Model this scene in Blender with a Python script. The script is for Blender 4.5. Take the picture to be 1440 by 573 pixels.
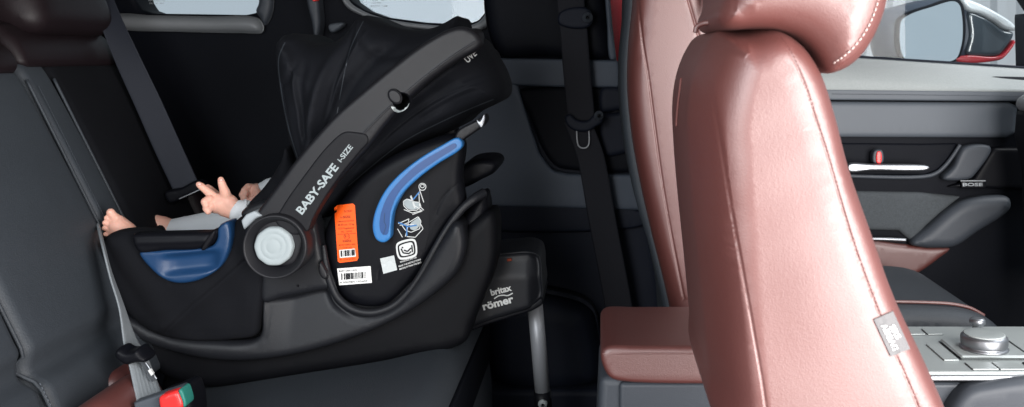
import bpy, bmesh, math, random
import numpy as np
from mathutils import Vector, Matrix
from mathutils.geometry import delaunay_2d_cdt
random.seed(7); rng = np.random.default_rng(7)
C = bpy.context.scene.collection
R = math.radians
for o in list(bpy.data.objects): bpy.data.objects.remove(o)

# ---------------------------------------------------------------- camera, world, lamps, exposure
W, H, F, VX, VY, CZ = 1440.0, 573.0, 1300.0, 843.0, 80.0, 1.15
cam = bpy.data.cameras.new('camera'); co = bpy.data.objects.new('camera', cam); C.objects.link(co)
co.location = (0, 0, CZ); co.rotation_euler = (R(90), 0, 0)
cam.sensor_width = 36; cam.lens = F / W * 36
cam.shift_x = (W / 2 - VX) / W; cam.shift_y = (VY - H / 2) / W
cam.clip_start = 0.02; cam.clip_end = 500
cam.dof.use_dof = True; cam.dof.focus_distance = 1.52; cam.dof.aperture_fstop = 9.0
bpy.context.scene.camera = co
wd = bpy.data.worlds.new('World'); bpy.context.scene.world = wd; wd.use_nodes = True
bg = wd.node_tree.nodes['Background']; bg.inputs[0].default_value = (.47, .54, .605, 1); bg.inputs[1].default_value = .95
def lamp(name, loc, target, sx, sy, power, col):
    l = bpy.data.lights.new(name, 'AREA'); l.shape = 'RECTANGLE'; l.size = sx; l.size_y = sy; l.energy = power; l.color = col
    o = bpy.data.objects.new(name, l); C.objects.link(o); o.location = loc
    d = Vector(target) - Vector(loc); o.rotation_euler = d.to_track_quat('-Z', 'Y').to_euler(); return o
lamp('softbox_right', (.93, .06, CZ - .18), (.62, .86, CZ - .22), 1.0, 1.5, 88, (1, .97, .95))
lamp('open_door_light', (-.50, .02, CZ - .05), (.16, .95, CZ - .15), .45, .9, 12, (1, .96, .93))
lamp('softbox_left', (-1.05, -.35, CZ + .50), (-.65, 1.5, CZ - .45), 1.0, .8, 24, (.87, .94, 1))
lamp('window_light', (1.7, 1.9, CZ + 1.2), (.9, 2.1, CZ - .1), 1.0, .8, 35, (.95, .98, 1))
S = bpy.context.scene
S.view_settings.view_transform = 'Standard'; S.view_settings.look = 'None'; S.view_settings.gamma = 1
S.view_settings.exposure = 0.0

# ---------------------------------------------------------------- materials
def mat(name, col, rough=.5, spec=.5, bump=0, bscale=300, var=.0, vscale=8, metal=0, coat=0, crough=.3, sheen=0, btype='noise', aniso=None, emit=0, rvar=0):
    m = bpy.data.materials.new(name); m.use_nodes = True; n = m.node_tree.nodes; L = m.node_tree.links
    b = n['Principled BSDF']
    b.inputs['Base Color'].default_value = (*col, 1); b.inputs['Roughness'].default_value = rough
    b.inputs['Specular IOR Level'].default_value = spec; b.inputs['Metallic'].default_value = metal
    b.inputs['Coat Weight'].default_value = coat; b.inputs['Coat Roughness'].default_value = crough
    b.inputs['Sheen Weight'].default_value = sheen; b.inputs['Sheen Roughness'].default_value = .5
    tc = n.new('ShaderNodeTexCoord')
    if var or rvar:
        t = n.new('ShaderNodeTexNoise'); t.inputs['Scale'].default_value = vscale; t.inputs['Detail'].default_value = 6
        L.new(tc.outputs['Object'], t.inputs['Vector'])
        if var:
            mx = n.new('ShaderNodeMix'); mx.data_type = 'RGBA'
            mx.inputs[6].default_value = (*[c * (1 - var) for c in col], 1); mx.inputs[7].default_value = (*[min(1, c * (1 + var)) for c in col], 1)
            L.new(t.outputs['Fac'], mx.inputs[0]); L.new(mx.outputs[2], b.inputs['Base Color'])
        if rvar:
            mr = n.new('ShaderNodeMapRange'); mr.inputs[3].default_value = max(.02, rough - rvar); mr.inputs[4].default_value = min(1, rough + rvar)
            L.new(t.outputs['Fac'], mr.inputs[0]); L.new(mr.outputs[0], b.inputs['Roughness'])
    if bump:
        bp = n.new('ShaderNodeBump'); bp.inputs['Strength'].default_value = bump; bp.inputs['Distance'].default_value = .001
        if btype == 'leather':
            v = n.new('ShaderNodeTexVoronoi'); v.feature = 'SMOOTH_F1'; v.inputs['Scale'].default_value = bscale
            nz = n.new('ShaderNodeTexNoise'); nz.inputs['Scale'].default_value = bscale * .35; nz.inputs['Detail'].default_value = 4
            ad = n.new('ShaderNodeMath'); ad.operation = 'ADD'
            L.new(tc.outputs['Object'], v.inputs['Vector']); L.new(tc.outputs['Object'], nz.inputs['Vector'])
            L.new(v.outputs['Distance'], ad.inputs[0]); big = n.new('ShaderNodeTexNoise'); big.inputs['Scale'].default_value = 38; big.inputs['Detail'].default_value = 3; L.new(tc.outputs['Object'], big.inputs['Vector']); a2 = n.new('ShaderNodeMath'); a2.operation = 'MULTIPLY_ADD'; a2.inputs[1].default_value = 1.2; L.new(big.outputs['Fac'], a2.inputs[0]); L.new(nz.outputs['Fac'], a2.inputs[2]); L.new(a2.outputs[0], ad.inputs[1]); L.new(ad.outputs[0], bp.inputs['Height'])
        else:
            nz = n.new('ShaderNodeTexNoise'); nz.inputs['Scale'].default_value = bscale; nz.inputs['Detail'].default_value = 5
            L.new(tc.outputs['Object'], nz.inputs['Vector']); L.new(nz.outputs['Fac'], bp.inputs['Height'])
        L.new(bp.outputs['Normal'], b.inputs['Normal'])
    return m
M = dict(
 leather=mat('burgundy_leather', (.090, .0195, .0152), .52, .95, .22, 950, .08, 9, btype='leather', rvar=.04, coat=.55, crough=.5),
 leather_seam=mat('seam_thread', (.13, .045, .04), .6, .3),
 pale_thread=mat('pale_thread', (.42, .33, .31), .6, .3),
 brown_leather=mat('dark_brown_leather', (.0105, .0062, .0078), .5, .3, .2, 1000, .12, 9, btype='leather'),
 seat_fabric=mat('charcoal_leatherette', (.032, .038, .046), .58, .4, .4, 900, .10, 12, btype='leather'),
 black_cloth=mat('black_cloth', (.0032, .0036, .0055), .85, .18, .4, 900, .2, 30),
 canopy=mat('canopy_cloth', (.0040, .0048, .0076), .8, .22, .3, 1200, .15, 30),
 black_plastic=mat('black_plastic', (.0036, .0039, .0058), .48, .14, .12, 900, .1, 20),
 base_plastic=mat('base_plastic', (.0075, .008, .0105), .40, .4, .15, 800, .12, 14, rvar=.06),
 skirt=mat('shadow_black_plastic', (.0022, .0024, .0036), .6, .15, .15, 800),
 tray_plastic=mat('grained_grey_plastic', (.0095, .0102, .0128), .46, .27, .2, 900, .1, 14, rvar=.05),
 handle=mat('handle_plastic', (.0095, .0095, .0118), .48, .32, .15, 900, .08, 10),
 grip=mat('grip_rubber', (.0060, .0060, .008), .6, .25, .2, 1200),
 trim_black=mat('black_trim', (.0026, .0034, .0062), .65, .12, .2, 500, .2, 10),
 trim_dark=mat('dark_trim', (.0060, .0082, .0155), .65, .2, .2, 500, .15, 10),
 trim_grey=mat('grey_trim', (.036, .042, .052), .55, .4, .2, 600, .1, 10),
 trim_mid=mat('mid_grey_trim', (.060, .070, .084), .55, .4, .2, 600, .08, 10),
 felt=mat('pale_felt', (.24, .26, .26), .9, .2, .6, 420, .12, 260, sheen=.3),
 ledge=mat('ledge_trim', (.17, .18, .19), .5, .45, .2, 600, .08, 10),
 door_grey=mat('blue_grey_trim', (.046, .058, .078), .6, .35, .25, 600, .1, 10),
 speaker_cloth=mat('speaker_cloth', (.055, .062, .068), .9, .2, .8, 700, .3, 300),
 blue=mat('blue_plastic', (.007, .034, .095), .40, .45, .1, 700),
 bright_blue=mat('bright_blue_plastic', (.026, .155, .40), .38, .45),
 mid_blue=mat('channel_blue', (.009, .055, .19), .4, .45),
 dial=mat('pale_grey_plastic', (.31, .35, .36), .5, .3, .1, 600),
 tab=mat('tab_plastic', (.30, .33, .35), .5, .3),
 chrome=mat('chrome', (.30, .31, .33), .42, .5, metal=1),
 steel=mat('brushed_tube', (.30, .31, .33), .45, .5, metal=.35, bump=.1, bscale=600),
 white_print=mat('white_print', (.60, .61, .60), .6, .3),
 grey_print=mat('grey_print', (.34, .36, .38), .6, .3),
 black_print=mat('black_print', (.006, .006, .008), .5, .15),
 dark_print=mat('dark_print', (.20, .03, .01), .6, .3),
 orange=mat('orange_label', (.92, .105, .008), .5, .3, var=.04, vscale=40),
 paper=mat('white_paper', (.74, .74, .72), .55, .3, var=.03, vscale=60),
 grey_paper=mat('grey_paper', (.50, .53, .53), .55, .3, var=.12, vscale=400),
 red=mat('red_button', (.75, .03, .028), .35, .5, .1, 500),
 red_paint=mat('red_car_paint', (.33, .006, .014), .25, .5, coat=.6),
 green=mat('green_plastic', (.02, .16, .13), .5, .4),
 webbing=mat('grey_webbing', (.20, .22, .235), .65, .35, .3, 1500, .15, 400),
 dark_webbing=mat('navy_webbing', (.0125, .015, .023), .7, .35, .5, 1500, .1, 300),
 black_webbing=mat('black_webbing', (.0060, .0065, .0105), .75, .3, .5, 1500),
 silver=mat('satin_silver_panel', (.33, .36, .36), .4, .5, .05, 700, metal=.25),
 tag=mat('grey_tag_cloth', (.12, .117, .12), .8, .2, .5, 1400),
 skin=None, onesie=mat('pale_knit', (.52, .54, .56), .9, .2, .6, 500, .05, 40, sheen=.2),
 mirror=mat('mirror_glass', (.95, .97, .98), .03, .5, metal=1),
 white_wall=mat('white_corrugated_sheet', (.58, .60, .62), .5, .4, var=.04, vscale=1.5),
 ground=mat('grey_concrete', (.30, .30, .29), .85, .3, .5, 30, .15, 3),
 white_paint=mat('white_car_paint', (.50, .53, .55), .3, .5, coat=.3, crough=.05),
 smoke=mat('smoked_plastic', (.035, .045, .055), .12, .5, coat=.5, crough=.05),
 mirror_frame=mat('mirror_frame_plastic', (.035, .045, .065), .4, .5),
 carpet=mat('black_carpet', (.006, .007, .010), .95, .15, .8, 500, .2, 60),
 roof=mat('roof_lining', (.20, .20, .20), .95, .1),
)
m = mat('baby_skin', (.64, .35, .27), .55, .35, .2, 500, .16, 55)
b = m.node_tree.nodes['Principled BSDF']; b.inputs['Subsurface Weight'].default_value = .25
b.inputs['Subsurface Radius'].default_value = (.008, .003, .002); b.inputs['Subsurface Scale'].default_value = .6
M['skin'] = m
def glass_mat(name, tint, gl):
    m = bpy.data.materials.new(name); m.use_nodes = True; n = m.node_tree.nodes; L = m.node_tree.links
    n.remove(n['Principled BSDF']); t = n.new('ShaderNodeBsdfTransparent'); t.inputs[0].default_value = (*tint, 1)
    g = n.new('ShaderNodeBsdfGlossy'); g.inputs['Roughness'].default_value = .02; mx = n.new('ShaderNodeMixShader'); mx.inputs[0].default_value = gl
    L.new(t.outputs[0], mx.inputs[1]); L.new(g.outputs[0], mx.inputs[2]); L.new(mx.outputs[0], n['Material Output'].inputs[0]); return m
M['glass'] = glass_mat('window_glass', (.96, .98, .985), .008)

# ---------------------------------------------------------------- helpers
def P(px, py, Y): return ((px - VX) * Y / F, Y, CZ - (py - VY) * Y / F)
def thing(name, label, cat, loc, group=None):
    o = bpy.data.objects.new(name, None); o.empty_display_size = .05; C.objects.link(o); o.location = loc
    o['label'] = label; o['category'] = cat
    if group: o['group'] = group
    return o
def link(name, verts, faces, m, parent=None, smooth=True, label=None):
    me = bpy.data.meshes.new(name); me.from_pydata([tuple(map(float, v)) for v in verts], [], [tuple(map(int, f)) for f in faces]); me.validate(); me.update()
    me.materials.append(M[m] if isinstance(m, str) else m)
    for p in me.polygons: p.use_smooth = smooth
    o = bpy.data.objects.new(name, me); C.objects.link(o)
    if parent is not None: attach(o, parent)
    if label: o['label'] = label
    return o
def wloc(p):
    v = Vector((0, 0, 0))
    while p is not None: v = v + p.location; p = p.parent
    return v
def attach(o, parent):
    # children keep world-space meshes: shift mesh data so that the child sits at the thing's origin frame
    l = wloc(parent); o.parent = parent
    o.data.transform(Matrix.Translation(-l))
def tag(o, label=None, cat=None, group=None, kind=None):
    for k, v in (('label', label), ('category', cat), ('group', group), ('kind', kind)):
        if v: o[k] = v
    return o
def catmull(p, closed=True, n=8):
    p = np.asarray(p, float); N = len(p); out = []
    rg = range(N) if closed else range(N - 1)
    for i in rg:
        if closed: a, b, c, d = p[(i - 1) % N], p[i], p[(i + 1) % N], p[(i + 2) % N]
        else: a, b, c, d = p[max(i - 1, 0)], p[i], p[i + 1], p[min(i + 2, N - 1)]
        # centripetal to avoid overshoot
        t0 = 0; t1 = t0 + max(np.linalg.norm(b - a), 1e-6) ** .5; t2 = t1 + max(np.linalg.norm(c - b), 1e-6) ** .5; t3 = t2 + max(np.linalg.norm(d - c), 1e-6) ** .5
        for k in range(n):
            t = t1 + (t2 - t1) * k / n
            A1 = (t1 - t) / (t1 - t0) * a + (t - t0) / (t1 - t0) * b if t1 - t0 > 2e-3 else b
            A2 = (t2 - t) / (t2 - t1) * b + (t - t1) / (t2 - t1) * c
            A3 = (t3 - t) / (t3 - t2) * c + (t - t2) / (t3 - t2) * d if t3 - t2 > 2e-3 else c
            B1 = (t2 - t) / (t2 - t0) * A1 + (t - t0) / (t2 - t0) * A2; B2 = (t3 - t) / (t3 - t1) * A2 + (t - t1) / (t3 - t1) * A3
            out.append((t2 - t) / (t2 - t1) * B1 + (t - t1) / (t2 - t1) * B2)
    if not closed: out.append(p[-1])
    return np.array(out)
def resample(p, sp, closed=True):
    p = np.asarray(p, float)
    q = np.vstack([p, p[:1]]) if closed else p
    d = np.r_[0, np.cumsum(np.linalg.norm(np.diff(q, axis=0), axis=1))]
    n = max(4, int(round(d[-1] / sp))); s = np.linspace(0, d[-1], n + 1)
    r = np.stack([np.interp(s, d, q[:, k]) for k in range(q.shape[1])], 1)
    return r[:-1] if closed else r
def dist_poly(pts, poly, closed=True):
    a = poly if closed else poly[:-1]; b = np.roll(poly, -1, 0) if closed else poly[1:]
    d = b - a; L2 = (d ** 2).sum(1) + 1e-18; out = np.empty(len(pts))
    for s in range(0, len(pts), 1500):
        q = pts[s:s + 1500]
        t = np.clip(((q[:, None] - a) * d).sum(2) / L2, 0, 1)
        out[s:s + 1500] = np.sqrt((((a + t[..., None] * d) - q[:, None]) ** 2).sum(2).min(1))
    return out
def inside(pts, poly):
    x, y = pts[:, 0], pts[:, 1]; r = np.zeros(len(pts), bool); j = len(poly) - 1
    for i in range(len(poly)):
        xi, yi = poly[i]; xj, yj = poly[j]
        c = ((yi > y) != (yj > y)) & (x < (xj - xi) * (y - yi) / (yj - yi + 1e-18) + xi); r ^= c; j = i
    return r
def fpx(p, Yr):
    p = np.asarray(p, float); return np.stack([(p[:, 0] - VX) * Yr / F, CZ - (p[:, 1] - VY) * Yr / F], 1)
def puff(name, out, Yr, Y0, Y1, r, rd, m, parent=None, sp=.006, spi=None, seams=(), fn=None, curve=True, rb=None, label=None, raw=False, smooth=True, rmod=None):
    """closed solid: outline (pixels seen at depth Yr) with a rounded near face at Y0 and rounded far face at Y1.
    seams: (pixel polyline, width m, depth m) cut or raised into the near face; fn(x,z)->dY"""
    spi = spi or sp * 1.6
    q = np.asarray(out, float) if raw else fpx(out, Yr)
    if curve: q = catmull(q)
    loop = resample(q, sp); N = len(loop)
    A = .5 * np.sum(loop[:, 0] * np.roll(loop[:, 1], -1) - np.roll(loop[:, 0], -1) * loop[:, 1])
    if A < 0: loop = loop[::-1].copy()
    S_ = [(resample(catmull(fpx(s[0], Yr) if not raw else np.asarray(s[0], float), False), .004, False), s[1], s[2]) for s in seams]
    def surf(pts):
        pts = np.asarray(pts, float); d = dist_poly(pts, loop)
        rr, dd_ = (r, rd) if rmod is None else rmod(pts[:, 0], pts[:, 1])
        t = np.clip(d / rr, 0, 1); y = Y0 + dd_ * ((1 - np.sqrt(np.clip(1 - (1 - t) ** 2, 0, 1))) if rmod is None else (1 - t) ** 3)
        k = np.clip(d / (r * .6), 0, 1)
        for (s, w, dp) in S_:
            ds = dist_poly(pts, s, False); y = y + dp * np.exp(-(ds / w) ** 2) * k
        if fn is not None: y = y + fn(pts[:, 0], pts[:, 1]) * k
        return y
    tg = np.roll(loop, -1, 0) - np.roll(loop, 1, 0); tg /= np.linalg.norm(tg, axis=1)[:, None] + 1e-12; nrm = np.stack([-tg[:, 1], tg[:, 0]], 1)
    cand = []
    for t in (.035, .14, .32, .6, 1.0):
        c = loop + nrm * r * t; c = c[inside(c, loop)]
        if len(c):
            dd = dist_poly(c, loop); c = c[dd > r * t * .93]; cand.append(c)
    for (s, w, dp) in S_:
        tt = np.gradient(s, axis=0); tt /= np.linalg.norm(tt, axis=1)[:, None] + 1e-12; nn = np.stack([-tt[:, 1], tt[:, 0]], 1)
        for k in (0, -.6, .6, -1.2, 1.2, -2, 2): cand.append(s + nn * w * k)
    lo, hi = loop.min(0), loop.max(0)
    gx = np.arange(lo[0], hi[0], spi); gz = np.arange(lo[1], hi[1], spi * .87)
    g = np.array([(x + (.5 * spi if j % 2 else 0), z) for j, z in enumerate(gz) for x in gx])
    if len(g):
        g = g[inside(g, loop)]
    if len(g):
        dd = dist_poly(g, loop); keep = dd > min(r * 1.05, 99)
        for (s, w, dp) in S_: keep &= dist_poly(g, s, False) > 2.4 * w
        g = g[keep]; cand.append(g)
    allp = np.vstack([c for c in cand if len(c)]) if any(len(c) for c in cand) else np.zeros((0, 2))
    if len(allp):
        ok = inside(allp, loop); allp = allp[ok]; allp = allp[dist_poly(allp, loop) > min(r * .03, sp * .3)]
        # thin out near duplicates
        key = np.round(allp / (min(sp, .002) * .45)).astype(int); _, ix = np.unique(key, axis=0, return_index=True); allp = allp[np.sort(ix)]
    vin = [Vector(v) for v in loop] + [Vector(v) for v in allp]
    res = delaunay_2d_cdt(vin, [], [list(range(N))], 1, 1e-7)
    V = np.array([tuple(v) for v in res[0]]); Fc = [tuple(f) for f in res[2]]; orig = res[3]
    lmap = {}
    for i, os_ in enumerate(orig):
        for o_ in os_:
            if o_ < N: lmap[o_] = i
    yf = surf(V); edge = dist_poly(V, loop) < 1e-6
    t = np.clip(dist_poly(V, loop) / r, 0, 1); rbk = rb if rb is not None else rd
    yb = Y1 - rbk * (1 - np.sqrt(np.clip(1 - (1 - t) ** 2, 0, 1)))
    n = len(V); verts = [(x, y, z) for (x, z), y in zip(V, yf)]; faces = []
    for f in Fc:
        a = V[f[0]]; b_ = V[f[1]]; c = V[f[2]]
        ccw = (b_[0] - a[0]) * (c[1] - a[1]) - (b_[1] - a[1]) * (c[0] - a[0]) > 0
        f = f if ccw else f[::-1]; faces.append(f)   # x,z ccw => normal -Y
    bf = [tuple(n + i for i in f[::-1]) for f in faces]
    verts += [(x, y, z) for (x, z), y in zip(V, yb)]
    wall = []
    span = max(0, (Y1 - rbk) - (Y0 + rd)); K = max(1, min(12, int(span / .03))) ; rings = [[lmap[i] for i in range(N)]]
    for k in range(1, K):
        b0 = len(verts)
        for i in range(N):
            x, z = loop[i]; a = verts[lmap[i]][1]; bb = verts[n + lmap[i]][1]; verts.append((x, a + (bb - a) * k / K, z))
        rings.append([b0 + i for i in range(N)])
    rings.append([n + lmap[i] for i in range(N)])
    for a, b_ in zip(rings[:-1], rings[1:]):
        for i in range(N):
            j = (i + 1) % N; wall.append((a[j], a[i], b_[i], b_[j]))
    o = link(name, verts, faces + bf + wall, m, parent, smooth, label)
    o_surf = lambda pts: surf(np.asarray(pts, float))
    return o, o_surf
def onto(px, surf, Yr, off=.0006):
    px = np.asarray(px, float); Y = np.full(len(px), Yr, float)
    for _ in range(4):
        X = (px[:, 0] - VX) * Y / F; Z = CZ - (px[:, 1] - VY) * Y / F; Y = surf(np.stack([X, Z], 1)) - off
    return np.stack([X, Y, Z], 1)
def decal(name, poly, surf, Yr, m, parent, off=.0007, th=.0005, curve=False, step=4, label=None):
    p = np.asarray(poly, float)
    if curve: p = catmull(p)
    loop = resample(p, step / 2) if curve else p
    if not curve:
        q = []
        for i in range(len(p)):
            a, b_ = p[i], p[(i + 1) % len(p)]; k = max(1, int(np.linalg.norm(b_ - a) / step))
            q += [a + (b_ - a) * t / k for t in range(k)]
        loop = np.array(q)
    lo, hi = loop.min(0), loop.max(0)
    g = np.array([(x, y) for x in np.arange(lo[0], hi[0], step) for y in np.arange(lo[1], hi[1], step)])
    g = g[inside(g, loop)] if len(g) else np.zeros((0, 2))
    if len(g): g = g[dist_poly(g, loop) > step * .35]
    res = delaunay_2d_cdt([Vector(v) for v in loop] + [Vector(v) for v in g], [], [list(range(len(loop)))], 1, 1e-6)
    V = np.array([tuple(v) for v in res[0]]); n = len(V)
    top = onto(V, surf, Yr, off); bot = top + [0, th, 0]
    faces = []
    for f in res[2]:
        a, b_, c = V[f[0]], V[f[1]], V[f[2]]
        s = (b_[0] - a[0]) * (c[1] - a[1]) - (b_[1] - a[1]) * (c[0] - a[0]) < 0   # px y is down
        f = tuple(f) if s else tuple(f)[::-1]; faces += [f, tuple(n + i for i in f[::-1])]
    ed = {}
    for f in faces[::2]:
        for i in range(3):
            e = (f[i], f[(i + 1) % 3]); ed[e] = 1
    for (a, b_) in list(ed):
        if (b_, a) not in ed: faces.append((b_, a, n + a, n + b_))
    return link(name, np.vstack([top, bot]), faces, m, parent, False, label)
_tc = {}
def text_geo(s, bold=0.0):
    if (s, bold) in _tc: return _tc[(s, bold)]
    c = bpy.data.curves.new('t', 'FONT'); c.body = s; c.size = 1; c.offset = bold; c.resolution_u = 4
    o = bpy.data.objects.new('t', c); C.objects.link(o); dg = bpy.context.evaluated_depsgraph_get(); dg.update()
    me = bpy.data.meshes.new_from_object(o.evaluated_get(dg)); bpy.data.objects.remove(o)
    V = np.array([v.co[:2] for v in me.vertices]); Fc = [tuple(p.vertices) for p in me.polygons]
    _tc[(s, bold)] = (V, Fc); return V, Fc
def text_on(name, items, surf, Yr, m, parent, off=.0012, label=None):
    """items: (string, baseline start px, baseline end px, cap height px, bold)"""
    VV, FF = [], []; n = 0
    for (s, a, b_, h, bold) in items:
        V, Fc = text_geo(s, bold); x0, x1 = V[:, 0].min(), V[:, 0].max()
        cap = .73; a = np.array(a, float); b_ = np.array(b_, float); u = (b_ - a); Lp = np.linalg.norm(u); u /= Lp; v = np.array([u[1], -u[0]])
        q = a + np.outer((V[:, 0] - x0) / (x1 - x0) * Lp, u) + np.outer(V[:, 1] / cap * h, v)
        VV.append(onto(q, surf, Yr, off)); FF += [tuple(i + n for i in f) for f in Fc]; n += len(V)
    return link(name, np.vstack(VV), FF, m, parent, False, label)
def strokes(name, polys, w, surf, Yr, m, parent, off=.0012, closed=False, label=None):
    VV, FF = [], []; n = 0
    for p in polys:
        cl = isinstance(p, tuple) and p[0] == 'c'; p = p[1] if cl else p
        q = resample(np.asarray(p, float), 1.5, cl); t = np.gradient(q, axis=0) if not cl else np.roll(q, -1, 0) - np.roll(q, 1, 0)
        t /= np.linalg.norm(t, axis=1)[:, None] + 1e-9; nn = np.stack([-t[:, 1], t[:, 0]], 1) * w / 2
        K = len(q); V = np.vstack([q + nn, q - nn]); VV.append(onto(V, surf, Yr, off))
        for i in range(K if cl else K - 1):
            j = (i + 1) % K; FF.append((n + i, n + j, n + K + j, n + K + i))
        n += 2 * K
    return link(name, np.vstack(VV), FF, m, parent, False, label)
def tube_geo(pts, rad, seg=12, caps=True, flat=None):
    pts = np.asarray(pts, float); K = len(pts); rad = np.full(K, rad) if np.isscalar(rad) else np.interp(np.linspace(0, 1, K), np.linspace(0, 1, len(rad)), rad)
    T = np.gradient(pts, axis=0); T /= np.linalg.norm(T, axis=1)[:, None] + 1e-12
    ref = np.array([0, 0, 1.]) if abs(T[0][2]) < .9 else np.array([0, 1., 0])
    V, Fc = [], []; n0 = np.cross(T[0], ref); n0 /= np.linalg.norm(n0)
    for i in range(K):
        n0 = n0 - T[i] * np.dot(n0, T[i]); n0 /= np.linalg.norm(n0); b_ = np.cross(T[i], n0)
        for s in range(seg):
            a = 2 * math.pi * s / seg; V.append(pts[i] + rad[i] * (math.cos(a) * n0 + math.sin(a) * b_ * (flat or 1)))
    for i in range(K - 1):
        for s in range(seg):
            t = (s + 1) % seg; Fc.append((i * seg + s, i * seg + t, (i + 1) * seg + t, (i + 1) * seg + s))
    if caps: Fc += [tuple(range(seg))[::-1], tuple((K - 1) * seg + s for s in range(seg))]
    return V, Fc
def tube(name, pts, rad, m, parent=None, seg=12, smooth_path=True, flat=None, label=None):
    pts = catmull(pts, False, 6) if smooth_path and len(pts) > 2 else pts
    V, Fc = tube_geo(pts, rad, seg, flat=flat); return link(name, V, Fc, m, parent, True, label)
def merge(gs):
    V, Fc, n = [], [], 0
    for v, f in gs: V += list(v); Fc += [tuple(i + n for i in q) for q in f]; n += len(v)
    return V, Fc
def stitches(name, path3, m, parent, step=.006, ln=.0038, r=.0006):
    q = resample(np.asarray(path3, float), step, False); gs = []
    for i in range(len(q) - 1):
        d = q[i + 1] - q[i]; d /= np.linalg.norm(d) + 1e-12; c = (q[i] + q[i + 1]) / 2
        gs.append(tube_geo([c - d * ln / 2, c - d * ln * .3, c + d * ln * .3, c + d * ln / 2], [r * .4, r, r, r * .4], 6))
    V, Fc = merge(gs); return link(name, V, Fc, m, parent)
def lathe(name, cx, cy, Y, prof, m, parent, seg=64, label=None, axis=(0, 1, 0), tilt=None):
    """prof: (radius px, dY m). Turned around the Y axis."""
    x, y, z = P(cx, cy, Y); s = Y / F; V, Fc = [], []
    for (rp, dy) in prof:
        for k in range(seg):
            a = 2 * math.pi * k / seg; V.append((x + rp * s * math.cos(a), y + dy, z + rp * s * math.sin(a)))
    for i in range(len(prof) - 1):
        for k in range(seg):
            t = (k + 1) % seg; Fc.append((i * seg + k, i * seg + t, (i + 1) * seg + t, (i + 1) * seg + k)[::-1])
    Fc.append(tuple(range(seg))[::-1]); Fc.append(tuple((len(prof) - 1) * seg + k for k in range(seg)))
    return link(name, V, Fc, m, parent, True, label)
def ribbon(name, pts, wv, th, m, parent, ribs=0, label=None, rh=.0006):
    """flat webbing: pts 3D centre line, wv full-width vectors (one or per point)"""
    pts = np.asarray(pts, float); wv = np.asarray(wv, float)
    if wv.ndim == 1: wv = np.repeat(wv[None], len(pts), 0)
    a = catmull(np.hstack([pts, wv]), False, 8); p, w = a[:, :3], a[:, 3:]; T = np.gradient(p, axis=0); K = len(p); n = 21
    V, Fc = [], []
    for i in range(K):
        N_ = np.cross(T[i], w[i]); N_ /= np.linalg.norm(N_) + 1e-12
        if N_[1] > 0: N_ = -N_
        for side in (1, -1):
            for k in range(n):
                u = k / (n - 1) - .5; h = th / 2 * math.sqrt(max(0, 1 - (2 * abs(u)) ** 8)) + (rh * abs(math.sin(u * math.pi * ribs)) if ribs else 0)
                V.append(p[i] + w[i] * (u if side == 1 else -u) + N_ * h * side)
    m_ = 2 * n
    for i in range(K - 1):
        for k in range(m_):
            t = (k + 1) % m_; Fc.append((i * m_ + k, i * m_ + t, (i + 1) * m_ + t, (i + 1) * m_ + k))
    Fc += [tuple(range(m_))[::-1], tuple((K - 1) * m_ + k for k in range(m_))]
    return link(name, V, Fc, m, parent, True, label)
def rbox(name, lo, hi, r, m, parent=None, seg=3, label=None, taper=None):
    bm = bmesh.new(); bmesh.ops.create_cube(bm, size=1)
    lo, hi = Vector(lo), Vector(hi)
    for v in bm.verts: v.co = Vector([lo[i] + (hi[i] - lo[i]) * (v.co[i] + .5) for i in range(3)])
    if taper: 
        for v in bm.verts: v.co = Vector(taper(v.co))
    if r: bmesh.ops.bevel(bm, geom=bm.edges[:], offset=r, segments=seg, profile=.5, affect='EDGES')
    bmesh.ops.recalc_face_normals(bm, faces=bm.faces[:])
    V = [v.co[:] for v in bm.verts]; Fc = [tuple(v.index for v in f.verts) for f in bm.faces]; bm.verts.index_update()
    Fc = [tuple(v.index for v in f.verts) for f in bm.faces]; bm.free()
    o = link(name, V, Fc, m, parent, True, label)
    # flat big faces, smooth bevels
    big = sorted(o.data.polygons, key=lambda p: -p.area)[:6]
    for p in big: p.use_smooth = False
    return o
def sphere_geo(c, r, seg=16):
    V, Fc = [], []; c = np.asarray(c, float); rr = np.asarray(r) if not np.isscalar(r) else np.array([r] * 3)
    for i in range(1, seg):
        th = math.pi * i / seg
        for k in range(seg): V.append(c + rr * [math.sin(th) * math.cos(2 * math.pi * k / seg), math.sin(th) * math.sin(2 * math.pi * k / seg), math.cos(th)])
    top, bt = len(V), len(V) + 1; V += [c + rr * [0, 0, 1], c - rr * [0, 0, 1]]
    for i in range(seg - 2):
        for k in range(seg):
            t = (k + 1) % seg; Fc.append((i * seg + k, (i + 1) * seg + k, (i + 1) * seg + t, i * seg + t))
    for k in range(seg):
        t = (k + 1) % seg; Fc.append((top, k, t)); Fc.append((bt, (seg - 2) * seg + t, (seg - 2) * seg + k))
    return V, Fc
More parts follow.
